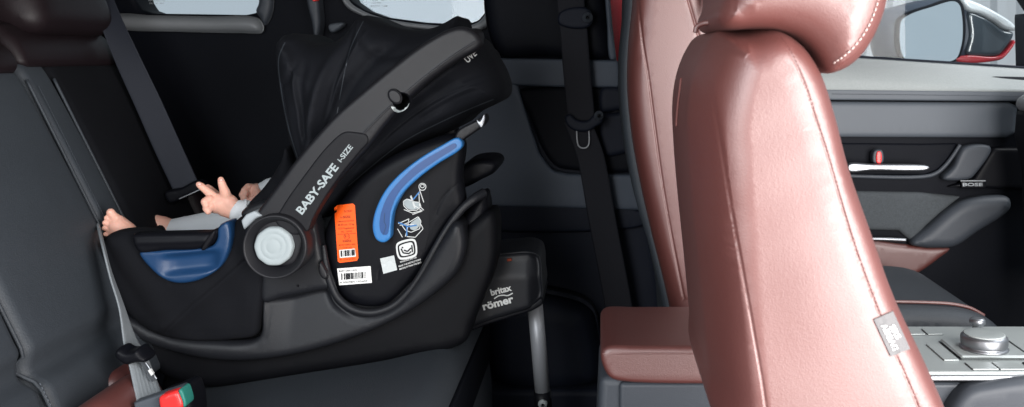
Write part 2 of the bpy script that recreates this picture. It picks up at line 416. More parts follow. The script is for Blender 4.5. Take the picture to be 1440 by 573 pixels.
def blob(name, chains, m, parent, voxel=.0016, extra=(), smooth=6, label=None):
    """one continuous surface grown over tapered limb chains; chain = list of (x,y,z,r)"""
    gs = []
    for ch in chains:
        ch = np.asarray(ch, float)
        for p in ch: gs.append(sphere_geo(p[:3], p[3]))
        for a, b_ in zip(ch[:-1], ch[1:]):
            if np.linalg.norm(a[:3] - b_[:3]) > 1e-5: gs.append(tube_geo([a[:3], a[:3] * .5 + b_[:3] * .5, b_[:3]], [a[3], (a[3] + b_[3]) / 2, b_[3]], 16))
    gs += list(extra); V, Fc = merge(gs)
    o = link(name, V, Fc, m, None)
    md = o.modifiers.new('r', 'REMESH'); md.mode = 'VOXEL'; md.voxel_size = voxel; md.use_smooth_shade = True
    ms = o.modifiers.new('s', 'SMOOTH'); ms.iterations = smooth; ms.factor = .5
    dg = bpy.context.evaluated_depsgraph_get(); dg.update(); me = bpy.data.meshes.new_from_object(o.evaluated_get(dg))
    o.modifiers.clear(); o.data = me; me.name = name
    for p in me.polygons: p.use_smooth = True
    if parent is not None: attach(o, parent)
    if label: o['label'] = label
    return o

# ================================================================ SETTING
g = link('ground', [(-30, -20, -.02), (30, -20, -.02), (30, 60, -.02), (-30, 60, -.02)], [(0, 1, 2, 3)], 'ground', None, False); tag(g, kind='structure')
# corrugated white wall outside the front door
V, Fc = [], []; n = 0; xs = []; x = 1.2
prof = [(0, 0), (.05, 0), (.065, .05), (.115, .05)]
k = 0
while x < 6.0:
    for dx, dy in prof: xs.append((x + dx, dy))
    x += .13
for (xx, dy) in xs: V += [(xx, 4.6 + dy, 0), (xx, 4.6 + dy, 3.4), (xx, 4.68 + dy, 0), (xx, 4.68 + dy, 3.4)]
for i in range(len(xs) - 1):
    a = i * 4; Fc += [(a, a + 4, a + 5, a + 1), (a + 2, a + 3, a + 7, a + 6), (a + 1, a + 5, a + 7, a + 3), (a, a + 2, a + 6, a + 4)]
Fc += [(0, 1, 3, 2), (len(V) - 4, len(V) - 2, len(V) - 1, len(V) - 3)]
tag(link('corrugated_wall', V, Fc, 'white_wall', None, False), 'white corrugated wall outside, seen beyond the door mirror', 'wall')

# ================================================================ CAR BODY
body = thing('car_body', 'black interior side trim of the car with two pale windows behind the baby seat', 'car body', (-.5, 2.2, .28))
YW = 2.12
out = [(-260, 620), (-260, -170), (176, -170), (186, -30), (189, 0), (197, 13), (214, 19), (345, 21), (358, 18), (365, 8), (368, -20), (369, -170), (484, -170), (485, -20), (492, 0), (512, 14), (540, 24),
       (600, 32), (655, 34), (672, 29), (681, 18), (685, 0), (686, -170), (720, -170), (720, 620)]
side, sf = puff('side_panel', out, YW, YW, YW + .10, .012, .012, 'trim_black', body, sp=.012, spi=.05, curve=False)
puff('window_ledge', [(160, 23), (188, 20), (210, 22), (300, 24), (365, 26), (374, 38), (372, 46), (340, 47), (250, 45), (178, 42), (166, 36)], YW, YW - .035, YW + .01, .018, .030, 'ledge', body, sp=.006)
puff('pillar_trim', [(362, -60), (371, -60), (384, -20), (386, 10), (380, 30), (374, 36), (368, 26), (362, 16), (366, 4)], YW, YW - .02, YW + .01, .012, .018, 'trim_grey', body, sp=.005)
# frame of the larger window
puff('window_frame', [(480, -40), (482, 0), (490, 12), (508, 22), (540, 33), (600, 42), (660, 44), (684, 40), (700, 22), (706, -5), (706, -60), (690, -60), (688, 0), (684, 18), (674, 31), (655, 37), (600, 35), (545, 27), (514, 17), (494, 4), (488, -10), (487, -40)], YW, YW - .02, YW + .01, .010, .016, 'ledge', body, sp=.005)
def pane(name, x0, x1, y0, y1, Y, parent):
    a, b_ = P(x0, y1, Y), P(x1, y0, Y); return rbox(name, (a[0], Y, a[2]), (b_[0], Y + .004, b_[2]), 0, 'glass', parent)
p1 = pane('window_glass', 180, 372, -175, 24, YW + .06, body); p2 = pane('window_glass', 480, 690, -175, 36, YW + .06, body)
fl = lambda pts: np.full(len(pts), YW + .06)
text_on('glass_print', [('TEMPERED M2', (208, 2), (232, 2), 3.2, .0), ('DOT 45  AS3', (210, 6), (230, 6), 2.2, 0)], fl, YW, 'grey_print', p1, .002)
text_on('glass_print', [('E 43R-00', (522, 1), (540, 1), 3, .0), ('AS2 M4', (522, 5.5), (536, 5.5), 2.4, 0), ('DOT 188', (522, 10), (545, 10), 2.4, 0)], fl, YW, 'grey_print', p2, .002)
# grab panel between the windows and its grey foot
puff('pillar_cover', [(434, -60), (452, -60), (456, 0), (458, 40), (452, 60), (446, 30), (440, 5)], YW, YW - .05, YW, .008, .010, 'trim_grey', body, sp=.005)
puff('trim_patch', [(466, 36), (488, 33), (486, 38), (470, 47)], YW, YW - .03, YW, .005, .01, 'trim_mid', body, sp=.004)
puff('warning_tab', [(451, -10), (456, -10), (456, 3), (451, 4)], YW, YW - .06, YW - .04, .002, .002, 'red', body, sp=.002)
rbox('roof_lining', (-1.6, .66, CZ + .34), (1.0, 2.25, CZ + .38), .01, 'roof', body)
rbox('rear_bulkhead', (-1.5, .6, .3), (-1.42, 2.2, CZ + .34), .01, 'trim_black', body)
rbox('floor_pan', (-1.45, .66, .26), (1.9, 2.3, .31), .005, 'carpet', body)
rbox('door_sill', (-.30, 1.98, .31), (.20, 2.11, CZ - (545 - 80) * 2.0 / F), .012, 'trim_dark', body)
# red bodywork seen through the gap between the two far doors
puff('body_pillar', [(858, -80), (885, -80), (885, 70), (880, 110), (862, 90)], 2.25, 2.24, 2.27, .008, .008, 'red_paint', body, sp=.006)

# ================================================================ FAR REAR DOOR
dr = thing('rear_door', 'dark rear door of the far side, grey trim bands round a black pocket behind the hanging belt', 'car door', (0, 2.14, .45))
YD = 2.09
puff('door_frame', [(690, -120), (842, -120), (855, -40), (861, 30), (868, 92), (884, 122), (900, 240), (912, 290), (926, 380), (936, 470), (938, 600), (640, 600), (640, 290), (690, 250)], YD, YD, YD + .05, .02, .02, 'trim_dark', dr, sp=.012, spi=.03, curve=False)
puff('pillar_cover', [(700, -110), (838, -110), (848, -40), (854, 30), (858, 76), (852, 83), (760, 80), (700, 76)], YD, YD - .035, YD + .01, .03, .03, 'trim_black', dr, sp=.01, spi=.02)
puff('edge_strip', [(836, -110), (843, -110), (855, -30), (860, 40), (864, 84), (858, 84), (853, 30), (847, -40)], YD, YD - .045, YD, .004, .006, 'door_grey', dr, sp=.004)
puff('door_band', [(690, 82), (770, 83), (868, 85), (871, 92), (872, 118), (868, 123), (780, 122), (690, 118)], YD, YD - .03, YD + .01, .006, .006, 'door_grey', dr, sp=.006, spi=.02, curve=False)
puff('lower_panel', [(640, 116), (728, 116), (738, 150), (760, 215), (778, 238), (800, 243), (898, 244), (904, 252), (908, 288), (902, 294), (800, 291), (640, 287)], YD, YD - .028, YD + .01, .008, .008, 'door_grey', dr, sp=.006, spi=.02, curve=False)
puff('door_pocket', [(730, 128), (745, 124), (870, 126), (880, 140), (892, 180), (899, 210), (902, 236), (800, 238), (782, 233), (764, 210), (744, 160)], YD, YD - .02, YD + .02, .012, .012, 'trim_black', dr, sp=.006, spi=.02)
puff('pocket_rib', [(846, 124), (874, 124), (884, 143), (888, 148), (866, 155), (846, 157)], YD, YD - .035, YD, .012, .012, 'trim_dark', dr, sp=.005)
puff('pocket_rib', [(846, 160), (866, 158), (889, 152), (897, 178), (901, 207), (880, 214), (850, 217)], YD, YD - .035, YD, .012, .012, 'trim_dark', dr, sp=.005)
puff('armrest_shelf', [(640, 292), (905, 297), (908, 310), (905, 316), (640, 312)], YD, YD - .02, YD + .01, .006, .008, 'trim_dark', dr, sp=.006, spi=.02)
puff('kick_bulge', [(700, 398), (780, 402), (830, 420), (842, 450), (842, 530), (700, 530)], YD, YD - .09, YD, .05, .08, 'trim_dark', dr, sp=.01, spi=.015)

# ================================================================ FAR FRONT BELT
fb = thing('seat_belt', 'black seat belt hanging down the far rear door with its empty tongue', 'seat belt', P(850, 430, 2.0), 'seat belts in the car')
YB = 2.02
ribbon('webbing', [P(800, -60, YB), P(803, 10, YB), P(806, 36, YB), P(812, 110, YB), P(818, 170, YB)], (.060, 0, 0), .003, 'black_webbing', fb)
ribbon('webbing', [P(812, 172, YB - .006), P(829, 215, YB), P(847, 310, YB), P(868, 420, YB), P(884, 520, YB + .01)], (.060, 0, .004), .003, 'black_webbing', fb)
puff('belt_guide', [(786, 20), (800, 12), (826, 12), (833, 22), (832, 34), (824, 40), (800, 40), (786, 34)], YB, YB - .016, YB + .004, .006, .008, 'trim_dark', fb, sp=.004)
lathe('anchor_bolt', 826, 25, YB - .018, [(2, -.006), (6, -.004), (7.5, 0), (7.5, .01)], 'trim_grey', fb, 24)
t_, _ = puff('belt_tongue', [(795, 164), (802, 160), (812, 168), (826, 169), (836, 160), (843, 156), (848, 161), (847, 172), (838, 178), (828, 184), (810, 184), (798, 176)], YB, YB - .020, YB - .004, .006, .008, 'trim_dark', fb, sp=.004)
tube('tongue_plate', [P(811, 183, YB - .012), P(813, 204, YB - .012), P(817, 208, YB - .012), P(824, 208, YB - .012), P(828, 203, YB - .012), P(828, 183, YB - .012)], .0016, 'steel', t_)
lathe('knob', 842, 163, YB - .022, [(2, -.006), (5, -.004), (6.5, 0), (6.5, .008)], 'trim_grey', t_, 24)

# ================================================================ FAR FRONT DOOR
fd = thing('front_door', 'far front door with pale felt sill, chrome lever, speaker grille and wing mirror', 'car door', (.95, 2.2, .5))
YF = 2.12
def bandpx(y, off=0): return [(1120, y + off * 0)]
puff('door_frame', [(1040, 96), (1480, 110), (1500, 660), (1040, 660)], YF, YF, YF + .08, .015, .015, 'trim_black', fd, sp=.012, spi=.04, curve=False)
# felt-covered sill: a wide shelf sloping up and away to the glass
def loft(name, secs, m, parent, label=None, closed=False):
    """secs: list of sections along X; each a list of (y,z); joined as a strip"""
    V, Fc = [], []; n = len(secs[0][1])
    for x, s in secs:
        for (y, z) in s: V.append((x, y, z))
    for i in range(len(secs) - 1):
        for k in range(n):
            t = (k + 1) % n; Fc.append((i * n + k, i * n + t, (i + 1) * n + t, (i + 1) * n + k))
    Fc += [tuple(range(n)), tuple((len(secs) - 1) * n + k for k in range(n))[::-1]]
    o = link(name, V, Fc, m, parent, True, label)
    bm = bmesh.new(); bm.from_mesh(o.data); bmesh.ops.recalc_face_normals(bm, faces=bm.faces[:]); bm.to_mesh(o.data); bm.free(); return o
secs = []
for i in range(9):
    px = 1080 + i * 52
    ytop = 78 + (px - 1170) * 17 / 270; ybot = 128 + (px - 1170) * 3 / 270
    x = (px - VX) * 2.13 / F
    zt = CZ - (ytop - VY) * 2.22 / F; zb = CZ - (ybot - VY) * 2.09 / F
    secs.append((x, [(2.22, zt), (2.185, zt - .004), (2.15, zt - .014), (2.12, zt - .030), (2.098, zt - .050), (2.088, zb + .006), (2.092, zb), (2.24, zb)]))
loft('sill_felt', secs, 'felt', fd)
puff('sill_band', [(1080, 124.5), (1480, 128.5), (1480, 143), (1080, 140)], YF - .02, YF - .030, YF + .01, .004, .004, 'trim_mid', fd, sp=.006, spi=.02, curve=False)
puff('upper_panel', [(1080, 142.5), (1420, 144.5), (1432, 150), (1428, 188), (1416, 194), (1080, 193)], YF - .02, YF - .022, YF + .01, .012, .008, 'trim_mid', fd, sp=.006, spi=.02, curve=False)
stitches('stitching', [P(1170, 132.5, 2.087), P(1440, 135.5, 2.087)], 'trim_grey', fd, .005, .003, .0007)
gp, gsf = puff('pull_recess', [(1180, 201), (1300, 202), (1346, 201), (1341, 212), (1330, 228), (1318, 240), (1300, 247), (1180, 247)], YF, YF - .004, YF + .03, .006, .006, 'trim_black', fd, sp=.005, spi=.02, curve=False)
tube('recess_edge', [P(1180, 247, YF - .01), P(1296, 249, YF - .01), P(1316, 244, YF - .01), P(1332, 230, YF - .01), P(1350, 204, YF - .01)], .0045, 'trim_grey', fd)
puff('door_lever', [(1190, 230), (1225, 230), (1301, 232.5), (1304, 235), (1300, 238.5), (1225, 239), (1190, 240)], YF - .03, YF - .05, YF - .03, .004, .006, 'chrome', fd, sp=.003)
puff('lock_tab', [(1227, 212), (1238, 211), (1239, 228), (1226, 228)], YF - .02, YF - .035, YF - .01, .003, .004, 'trim_grey', fd, sp=.003)
puff('lock_marker', [(1230.5, 213), (1235, 212.5), (1235.5, 228), (1230, 228)], YF - .02, YF - .039, YF - .02, .0015, .002, 'red', fd, sp=.002)
puff('pull_trim', [(1350, 206), (1388, 206), (1366, 243), (1358, 250), (1320, 250), (1334, 234)], YF, YF - .03, YF + .01, .008, .01, 'trim_grey', fd, sp=.006)
puff('switch_panel', [(1392, 207), (1440, 207), (1480, 206), (1480, 268), (1330, 262), (1364, 251)], YF, YF - .02, YF + .01, .008, .01, 'black_plastic', fd, sp=.006, curve=False)
sp_, sps = puff('speaker_cloth', [(1180, 268), (1290, 270), (1350, 276), (1320, 300), (1300, 318), (1282, 338), (1276, 336), (1262, 324), (1180, 322)], YF, YF - .012, YF + .01, .01, .01, 'speaker_cloth', fd, sp=.006, curve=False)
ar, ars = puff('door_armrest', [(1275, 340), (1300, 318), (1330, 292), (1350, 280), (1380, 274), (1412, 276), (1414, 290), (1402, 302), (1370, 322), (1336, 344), (1310, 346), (1290, 345)], YF, YF - .040, YF + .02, .02, .02, 'trim_grey', fd, sp=.006)
tube('chrome_strip', [P(1180, 336, YF - .03), P(1240, 336.5, YF - .03), P(1274, 338, YF - .03)], .0042, 'chrome', fd, flat=1)
puff('lower_pad', [(1180, 342), (1270, 343), (1300, 346), (1334, 348), (1318, 362), (1290, 382), (1258, 398), (1180, 420)], YF, YF - .02, YF + .02, .012, .012, 'leather', fd, sp=.008)
lg = lambda pts: np.full(len(pts), YF - .024)
bd, bds = puff('speaker_badge', [(1350, 253), (1386, 253), (1385, 265), (1351, 265)], YF - .02, YF - .026, YF - .018, .001, .001, 'black_plastic', fd, sp=.004, curve=False)
text_on('badge_text', [('BOSE', (1354, 262), (1382, 262), 4.6, .02)], bds, YF, 'grey_print', bd, .001)
strokes('badge_line', [[(1351, 254.6), (1386, 254.6)]], 1.2, bds, YF, 'grey_print', bd)
# windscreen pillar at the far corner
puff('window_pillar', [(1388, -60), (1412, -40), (1436, -4), (1452, 20), (1500, 60), (1500, -60)], 2.25, 2.22, 2.30, .02, .02, 'trim_black', fd, sp=.01, curve=False)
puff('window_pillar', [(1435, 20), (1452, 20), (1452, 140), (1437, 100)], 2.25, 2.225, 2.29, .008, .01, 'trim_dark', fd, sp=.01, curve=False)
a_, b_ = P(1060, 90, 2.235), P(1480, -200, 2.235)
rbox('door_glass', (a_[0], 2.228, a_[2]), (b_[0], 2.232, b_[2]), 0, 'glass', fd)
tube('glass_seal', [P(1080, 74, 2.22), P(1170, 78.5, 2.22), P(1440, 95.5, 2.22), P(1490, 99, 2.22)], .0038, 'trim_dark', fd)
# wing mirror outside
YM = 2.42
mi, _ = puff('wing_mirror', [(1236, 46), (1238, 26), (1250, 14), (1275, 6), (1310, -2), (1345, -6), (1372, 3), (1400, 17), (1424, 33), (1431, 44), (1428, 56), (1416, 74), (1404, 84), (1380, 90), (1300, 92), (1252, 90), (1244, 78), (1239, 60)], YM, YM, YM + .16, .05, .07, 'mirror_frame', fd, sp=.006)
puff('mirror_shell', [(1347, -4), (1372, 3), (1400, 17), (1424, 33), (1430, 43), (1412, 41), (1395, 30), (1378, 20), (1362, 16), (1353, 8)], YM, YM - .012, YM + .04, .008, .02, 'white_paint', mi, sp=.004)
puff('mirror_side', [(1361, 18), (1378, 22), (1396, 32), (1410, 42), (1424, 46), (1424, 52), (1412, 70), (1404, 78), (1376, 79), (1358, 76), (1362, 50)], YM, YM - .008, YM + .04, .01, .01, 'smoke', mi, sp=.004)
puff('mirror_underside', [(1340, 82), (1358, 78), (1404, 78), (1425, 56), (1426, 60), (1412, 80), (1404, 85), (1345, 88)], YM, YM - .012, YM + .03, .004, .01, 'red_paint', mi, sp=.004)
puff('mirror_rim', [(1258, 44), (1261, 28), (1275, 18), (1305, 8), (1342, -2), (1351, 5), (1355, 24), (1356, 45), (1353, 66), (1343, 86), (1300, 88), (1270, 88), (1261, 76), (1258, 60)], YM, YM - .012, YM + .03, .006, .003, 'trim_black', mi, sp=.003)
mg = np.array([(1263, 44), (1265, 30), (1277, 21), (1306, 11), (1338, 2.5), (1346, 7), (1350, 24), (1351, 45), (1349, 64), (1340, 84), (1300, 86), (1274, 86), (1266, 76), (1263, 60)], float)
q = fpx(resample(catmull(mg), 2.0), YM); V = [(x, YM - .0135 + .0 * x, z) for x, z in q]; V = V + [(x, y + .003, z) for x, y, z in V]; n = len(q)
link('mirror_glass', V, [tuple(range(n)), tuple(range(2 * n - 1, n - 1, -1))] + [(i, i + n, (i + 1) % n + n, (i + 1) % n) for i in range(n)], 'mirror', mi, False)

# ================================================================ DASHBOARD corner
db = thing('dashboard', 'pale dashboard end with a rounded vent frame at the right edge', 'dashboard', P(1470, 200, 1.9))
puff('dash_top', [(1430, 136), (1450, 128), (1520, 122), (1520, 168), (1450, 164), (1428, 154), (1425, 146)], 1.97, 1.66, 1.975, .012, .03, 'ledge', db, sp=.006)
puff('dash_side', [(1427, 155), (1450, 164), (1520, 168), (1520, 420), (1440, 420), (1434, 240), (1424, 190)], 1.97, 1.70, 1.975, .012, .02, 'trim_black', db, sp=.01, curve=False)
puff('vent_frame', [(1435, 170), (1520, 172), (1520, 202), (1438, 200)], 1.95, 1.62, 1.66, .004, .006, 'silver', db, sp=.006, curve=False)

# ================================================================ REAR BENCH
rs = thing('rear_seat', 'charcoal and brown rear seat bench that carries the baby seat base', 'car seat', (-.6, 1.4, .34))
TAN = .5
def bx(z): return -1.012 - TAN * (z - CZ)       # face plane of the backrest
def section(name, Y0, Y1, z0, z1, m, bulge=0, th=.13, r=.02, notch=None, fn=None, label=None):
    zs = np.linspace(z0, z1, 30); f = []
    for z in zs:
        u = (z - z0) / (z1 - z0); x = bx(z) + bulge * math.sin(math.pi * u) ** .5 if 0 < u < 1 else bx(z)
        if notch: x -= .030 * math.exp(-((z - notch) / .010) ** 2)
        f.append((x, z))
    b_ = [(bx(z) - th, z) for z in zs[::-4]]
    c0 = (bx(z1) - .012, z1 + .012)
    return puff(name, f + [c0, (bx(z1) - th * .7, z1 + .02)] + b_, 1, Y0, Y1, r, r, m, rs, sp=.008, spi=.03, raw=True, label=label)[0]
zb = CZ - .53
section('backrest', .74, 1.283, zb + .02, CZ - .02, 'seat_fabric', .014, notch=CZ - .435)
section('backrest', 1.289, 1.592, zb, CZ - .03, 'seat_fabric', .012, notch=CZ - .437)
section('backrest', 1.598, 1.672, zb, CZ - .02, 'seat_fabric', .010, r=.014)
section('bolster', 1.676, 1.93, zb, CZ - .02, 'black_cloth', .012, r=.02)
section('bolster', 1.934, 2.005, zb, CZ + .045, 'brown_leather', .020, r=.028)
section('shoulder_yoke', 1.60, 1.93, CZ - .018, CZ + .045, 'brown_leather', .012, r=.02)
section('shoulder_yoke', 1.30, 1.594, CZ - .028, CZ + .02, 'brown_leather', .012, r=.02)
for (Y0, Y1, dz) in ((1.64, 1.93, 0), (1.12, 1.42, -.02)):
    hr = puff('headrest', [(-1.015, CZ + .045 + dz), (-1.00, CZ + .07 + dz), (-1.035, CZ + .17 + dz), (-1.08, CZ + .25 + dz), (-1.13, CZ + .27 + dz), (-1.17, CZ + .24 + dz), (-1.16, CZ + .14 + dz), (-1.12, CZ + .055 + dz), (-1.07, CZ + .038 + dz)], 1, Y0, Y1, .05, .045, 'brown_leather', rs, sp=.008, raw=True)[0]
    for y in (Y0 + .09, Y1 - .09):
        V, Fc = tube_geo([(-1.09, y, CZ - .02), (-1.09, y, CZ + .09)], .006); link('headrest_post', V, Fc, 'steel', hr)
# stitched welts along the seams on the face
for Yk in (1.286, 1.595, 1.674):
    pts = [(bx(z) + .004 - (.030 * math.exp(-((z - CZ + .436) / .012) ** 2) if Yk < 1.6 else 0), Yk, z) for z in np.linspace(zb + .03, CZ - .04, 40)]
    V, Fc = tube_geo(pts, .0028, 8); link('welt', V, Fc, 'seat_fabric', rs)
pts = [(bx(z) + .0125, 1.278, z) for z in np.linspace(zb + .03, CZ - .45, 14)]; stitches('stitching', pts, 'trim_mid', rs, .006, .004, .0009)
pts = [(bx(z) + .0125, 1.606, z) for z in np.linspace(CZ - .40, CZ - .05, 60)]; stitches('stitching', pts, 'trim_grey', rs, .005, .0035, .0006)
# cushions: profile in X-Z drawn out across the car
cu = [(-.78, CZ - .60), (-.70, CZ - .578), (-.60, CZ - .558), (-.48, CZ - .538), (-.36, CZ - .518), (-.30, CZ - .503), (-.262, CZ - .500), (-.238, CZ - .518), (-.232, CZ - .57), (-.245, CZ - .80), (-.74, CZ - .82)]
cs, csf = puff('seat_cushion', cu, 1, 1.27, 1.93, .035, .035, 'seat_fabric', rs, sp=.008, spi=.02, raw=True)
puff('seat_cushion', [(x - .03, z - .012) for x, z in cu], 1, .76, 1.262, .035, .035, 'seat_fabric', rs, sp=.01, spi=.03, raw=True)
rbox('cushion_front_shade', (-.250, 1.30, .33), (-.226, 1.91, CZ - .54), .006, 'trim_black', rs)  # added dark strip: shade on the cushion's front face put into its colour
# red leather corner pieces at the foot of the backrest
rp, _ = puff('corner_pad', [(60, 600), (112, 572), (140, 552), (166, 538), (186, 541), (200, 556), (214, 600)], 1.36, 1.25, 1.44, .03, .05, 'leather', rs, sp=.006)
puff('corner_pad', [(166, 520), (186, 505), (202, 512), (210, 540), (190, 548), (168, 540)], 1.50, 1.42, 1.52, .02, .03, 'leather', rs, sp=.006)

# ================================================================ NEAR BELT + BUCKLE
nb = thing('seat_belt', 'pale grey seat belt threaded through a black tongue beside the red buckle', 'seat belt', P(220, 573, 1.38), 'seat belts in the car')
ribbon('webbing', [P(137, 312, 1.60), P(145, 346, 1.505), P(155, 385, 1.48), P(170, 430, 1.45), P(183, 480, 1.42), P(193, 503, 1.40), P(206, 545, 1.37), P(222, 600, 1.33)],
       [(-.0224, .042, 0), (-.0222, .042, 0), (-.0213, .042, 0), (-.017, .043, -.002), (-.004, .044, -.005), (.008, .040, -.008), (.018, .036, -.006), (.034, .026, -.006)], .0022, 'webbing', nb, ribs=7, rh=.0011)
tg_, _ = puff('belt_tongue', [(171, 489), (177, 484), (188, 489), (198, 487), (203, 484), (208, 490), (216, 499), (214, 504), (200, 505), (188, 508), (178, 503), (172, 497)], 1.39, 1.365, 1.405, .006, .014, 'black_plastic', nb, sp=.003)
ribbon('tongue_plate', [P(199, 506, 1.38), P(208, 520, 1.375), P(218, 535, 1.37)], (.009, -.004, .006), .003, 'chrome', tg_)
puff('tongue_tip', [(211, 519), (214, 517), (219, 524), (216, 527)], 1.37, 1.362, 1.368, .001, .001, 'white_print', tg_, sp=.001, curve=False)
bk = thing('belt_buckle', 'red button seat belt buckle with green edge in a grey housing on the cushion', 'belt buckle', P(250, 573, 1.33))
puff('buckle_housing', [(219.0, 558.9), (238.0, 550.3), (260.3, 540.8), (265.5, 540.8), (272.4, 556.3), (274.9, 567.5), (272.4, 596.7), (224.2, 596.7)], 1.34, 1.325, 1.385, .008, .012, 'black_plastic', bk, sp=.004)
puff('buckle_bezel', [(194.1, 562.3), (219.9, 553.7), (232.8, 549.4), (260.3, 539.9), (262.9, 541.7), (239.7, 551.1), (231.9, 555.4), (233.7, 596.7), (203.6, 596.7)], 1.33, 1.315, 1.34, .003, .004, 'trim_mid', bk, sp=.003, curve=False)
puff('release_button', [(231.9, 552.8), (241.4, 548.5), (256.9, 544.2), (259.5, 546.0), (265.5, 564.0), (262.0, 570.9), (246.6, 573.5), (236.2, 576.1), (231.9, 564.0)], 1.32, 1.300, 1.33, .006, .007, 'red', bk, sp=.003, seams=[([(233.7, 564.0), (244.8, 549.4)], .002, -.0008)])
puff('buckle_side', [(258.2, 543.4), (262.0, 541.7), (267.2, 552.8), (268.9, 564.9), (265.5, 567.5), (263.8, 558.9)], 1.32, 1.302, 1.33, .002, .003, 'green', bk, sp=.002)

# ================================================================ FAR SHOULDER BELT
sb = thing('seat_belt', 'navy shoulder belt hanging over the rear backrest beside the headrest', 'seat belt', P(262, 270, 1.86), 'seat belts in the car')
Ys = 1.865
ribbon('webbing', [P(140, -10, Ys + .06), P(158, 34, Ys + .03), P(180, 85, Ys + .01), P(208, 145, Ys), P(236, 208, Ys - .01), P(262, 264, Ys - .02)], [(.032, .03, .002), (.034, .028, .004), (.040, .02, .012), (.044, .016, .014), (.046, .012, .016), (.046, .010, .014)], .0025, 'dark_webbing', sb)
tg2, _ = puff('belt_tongue', [(240, 268), (262, 262), (284, 252), (292, 258), (290, 266), (270, 274), (250, 284), (243, 280)], Ys - .02, Ys - .05, Ys - .01, .006, .01, 'black_plastic', sb, sp=.004)
tube('tongue_edge', [P(252, 280, Ys - .05), P(268, 273, Ys - .052), P(283, 266, Ys - .05)], .0012, 'steel', tg2)
# brown piping beside it on the backrest
ribbon('belt_lining', [P(190, 130, Ys + .055), P(212, 190, Ys + .05), P(238, 262, Ys + .03)], (.020, .01, .004), .004, 'brown_leather', sb)

